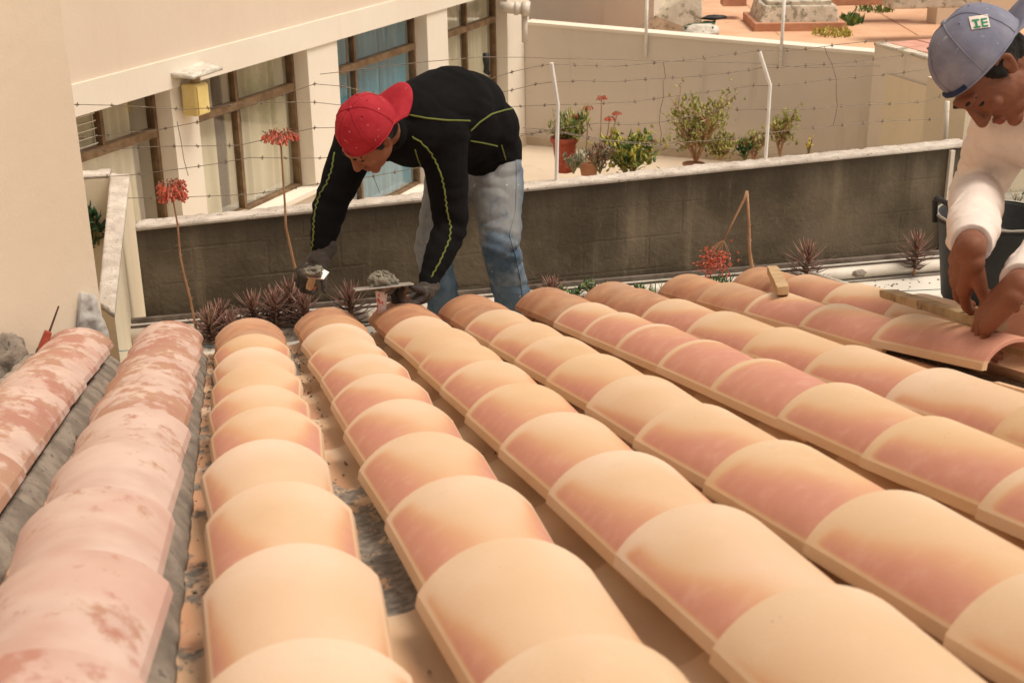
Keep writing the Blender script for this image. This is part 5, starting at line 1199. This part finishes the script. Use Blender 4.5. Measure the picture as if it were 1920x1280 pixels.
knA, knB = hA.lerp(foA, .5)+Vector((-.14, .02, .03)), hB.lerp(foB, .5)+Vector((-.14, -.02, .03))
b = MB(); head_volumes(b, hc2, H2, 1.13)
b.chain([(hc2+H2@Vector((0, -.035, -.04)), .062), (neck2, .066), (ch2, .10), (mid2, .12), (pel2, .12)])
for sh, el, wr_ in ((shA, elA, wrA), (shB, elB, wrB)): b.cap(ch2, .09, sh, .055); b.chain([(sh, .052), (el, .043), (el.lerp(wr_, .5), .038), (wr_, (.034))])
for hp, kn, fo in ((hA, knA, foA), (hB, knB, foB)): b.chain([(hp, .085), (kn, .055), (fo, .038), (fo+Vector((-.14, .0, -.05)), .03)])
tipsA, tipsB = [], []
dA = roofpt(1786, 540, .175)-wrA; hand(b, wrA, dA, rt_*-.45+fw*-.80+upc*.35, 1.24, False, (.38, .34, .30, .40), (.25, .3), .16, tips=tipsA)
dB = roofpt(1850, 592, .125)-wrB; hand(b, wrB, dB, rt_*-.25+fw*-.62+upc*.75, 1.22, True, (.55, .55, .6, .65), (.5, .5), .05, tips=tipsB)
body2 = melt('body', b, .0042, 3, 'skin deep', man2)
face_bits(hc2, H2, 1.13, body2, 'skin deep')
for p, bk, dd, r in tipsA+tipsB:
    b = MB(); b.ell(p+bk*r*.62+dd*r*.2, (r*.62, r*.80, r*.25), frame(bk, dd.cross(bk)), 10, 6); b.build('fingernail', 'lip', body2, True)
hair_vol('hair', hc2, H2, 1.13, man2)
cap2, CP2, CT2 = cap_mesh(hc2+H2@Vector((0, -.004, .004)), H2, 1.21, 'blue cap', man2, tilt=20, visor_droop=.05, visor_len=.085)
b = MB(); b.tube([CP2(.087*math.cos(a), .104*math.sin(a)-.006, .026) for a in (1.0, 1.25, 1.5, 1.75, 2.0)], .007, 8); b.build('cap_strap', 'navy strap', cap2, True)
# square white logo patch with green lettering bars on the crown
me_ = [c_ for c_ in bpy.data.objects if c_.parent == cap2 and c_.name.startswith('crown')][0]; bc2 = bvh_of(me_)
def patch(name, quad, mat, lift, parent, n=8):
    b = MB(); vs = []
    for j in range(n+1):
        for i in range(n+1):
            u, v = i/n, j/n; x = (quad[0][0]*(1-u)+quad[1][0]*u)*(1-v)+(quad[3][0]*(1-u)+quad[2][0]*u)*v; y = (quad[0][1]*(1-u)+quad[1][1]*u)*(1-v)+(quad[3][1]*(1-u)+quad[2][1]*u)*v
            r = ray(x, y).normalized(); h = bc2.ray_cast(CAM, r)
            if h[0] is None: return None
            vs.append(h[0]-r*lift)
    b.add(vs, [(j*(n+1)+i, j*(n+1)+i+1, (j+1)*(n+1)+i+1, (j+1)*(n+1)+i) for j in range(n) for i in range(n)]); return b.build(name, mat, parent, True)
pq = [(1816, 32), (1852, 27), (1857, 51), (1822, 56)]
pt = patch('logo_patch', pq, 'off white fleece', .0025, cap2)
def sub(u0, v0, u1, v1):
    f = lambda u, v: ((pq[0][0]*(1-u)+pq[1][0]*u)*(1-v)+(pq[3][0]*(1-u)+pq[2][0]*u)*v, (pq[0][1]*(1-u)+pq[1][1]*u)*(1-v)+(pq[3][1]*(1-u)+pq[2][1]*u)*v)
    return [f(u0, v0), f(u1, v0), f(u1, v1), f(u0, v1)]
mottled('green thread', (.03, .22, .12), (.04, .27, .15), 9, .8, .001)
for q in ((.12, .25, .50, .38), (.25, .38, .37, .86), (.12, .80, .50, .92), (.58, .25, .92, .38), (.58, .52, .92, .64), (.58, .80, .92, .92), (.58, .25, .68, .92)): patch('logo_letter', sub(*q), 'green thread', .0040, cap2, 4)
# sweatshirt
b = MB()
b.chain([(neck2+rt_*.02, .080), (ch2, .155), (mid2, .17), (pel2, .16)], 22)
b.cap(ch2, .14, shA, .098, 18); b.cap(ch2, .14, shB, .10, 18)
cfA, cfB = wrA.lerp(elA, .13), wrB.lerp(elB, .13)
b.chain([(shA, .092), (shA.lerp(elA, .5), .084), (elA, .076), (elA.lerp(cfA, .6), .066), (cfA.lerp(elA, .10), .060)], 20)
b.chain([(shB, .096), (shB.lerp(elB, .5), .086), (elB, .076), (elB.lerp(cfB, .6), .066), (cfB.lerp(elB, .10), .060)], 20)
def sweat(p, n):
    a = noise.fractal(Vector((p.x*6, p.y*6, p.z*9)), 1, 2, 3)*.009
    for el, cf in ((elA, cfA), (elB, cfB)):
        q = (p-el).length; a += crease(p, 3.2, 13, .22, .009, 3)*max(.25, 1-q/.3)
        q = (p-cf).length
        if q < .14: a += crease(p, 4, 30, .3, .006, 7)*(1-q/.14)
    return a
melt('sweatshirt', b, .006, 6, 'off white fleece', man2, sweat)
for cf, el, w_ in ((cfA, elA, wrA), (cfB, elB, wrB)):
    b = MB(); ax = (w_-el).normalized(); F = frame(ax, (1, 0, 0)); pr = [(.030, .040), (.045, .046), (.048, .040), (.050, .0), (.053, -.02), (.055, -.035), (.050, -.05)]
    b.lathe([(r_*.98, z_) for r_, z_ in pr], cf, 36, F); me = b.mesh('cuff', True); fuzz(me, .0015, 60); me.materials.append(M_('off white fleece')); link('cuff', me, man2)
b = MB(); b.chain([(pel2, .15), (hA, .115), (knA, .085), (foA+Vector((0, 0, .03)), .07)], 18); b.chain([(pel2, .15), (hB, .115), (knB, .085), (foB+Vector((0, 0, .03)), .07)], 18); melt('trousers', b, .008, 4, 'denim', man2, jean_folds)
for f_ in (foA, foB):
    b = MB(); b.chain([(f_+Vector((0, 0, .03)), .055), (f_+Vector((0, 0, -.035)), .052), (f_+Vector((-.16, 0, -.04)), .042)], 16); melt('boot', b, .007, 3, 'boot', man2)
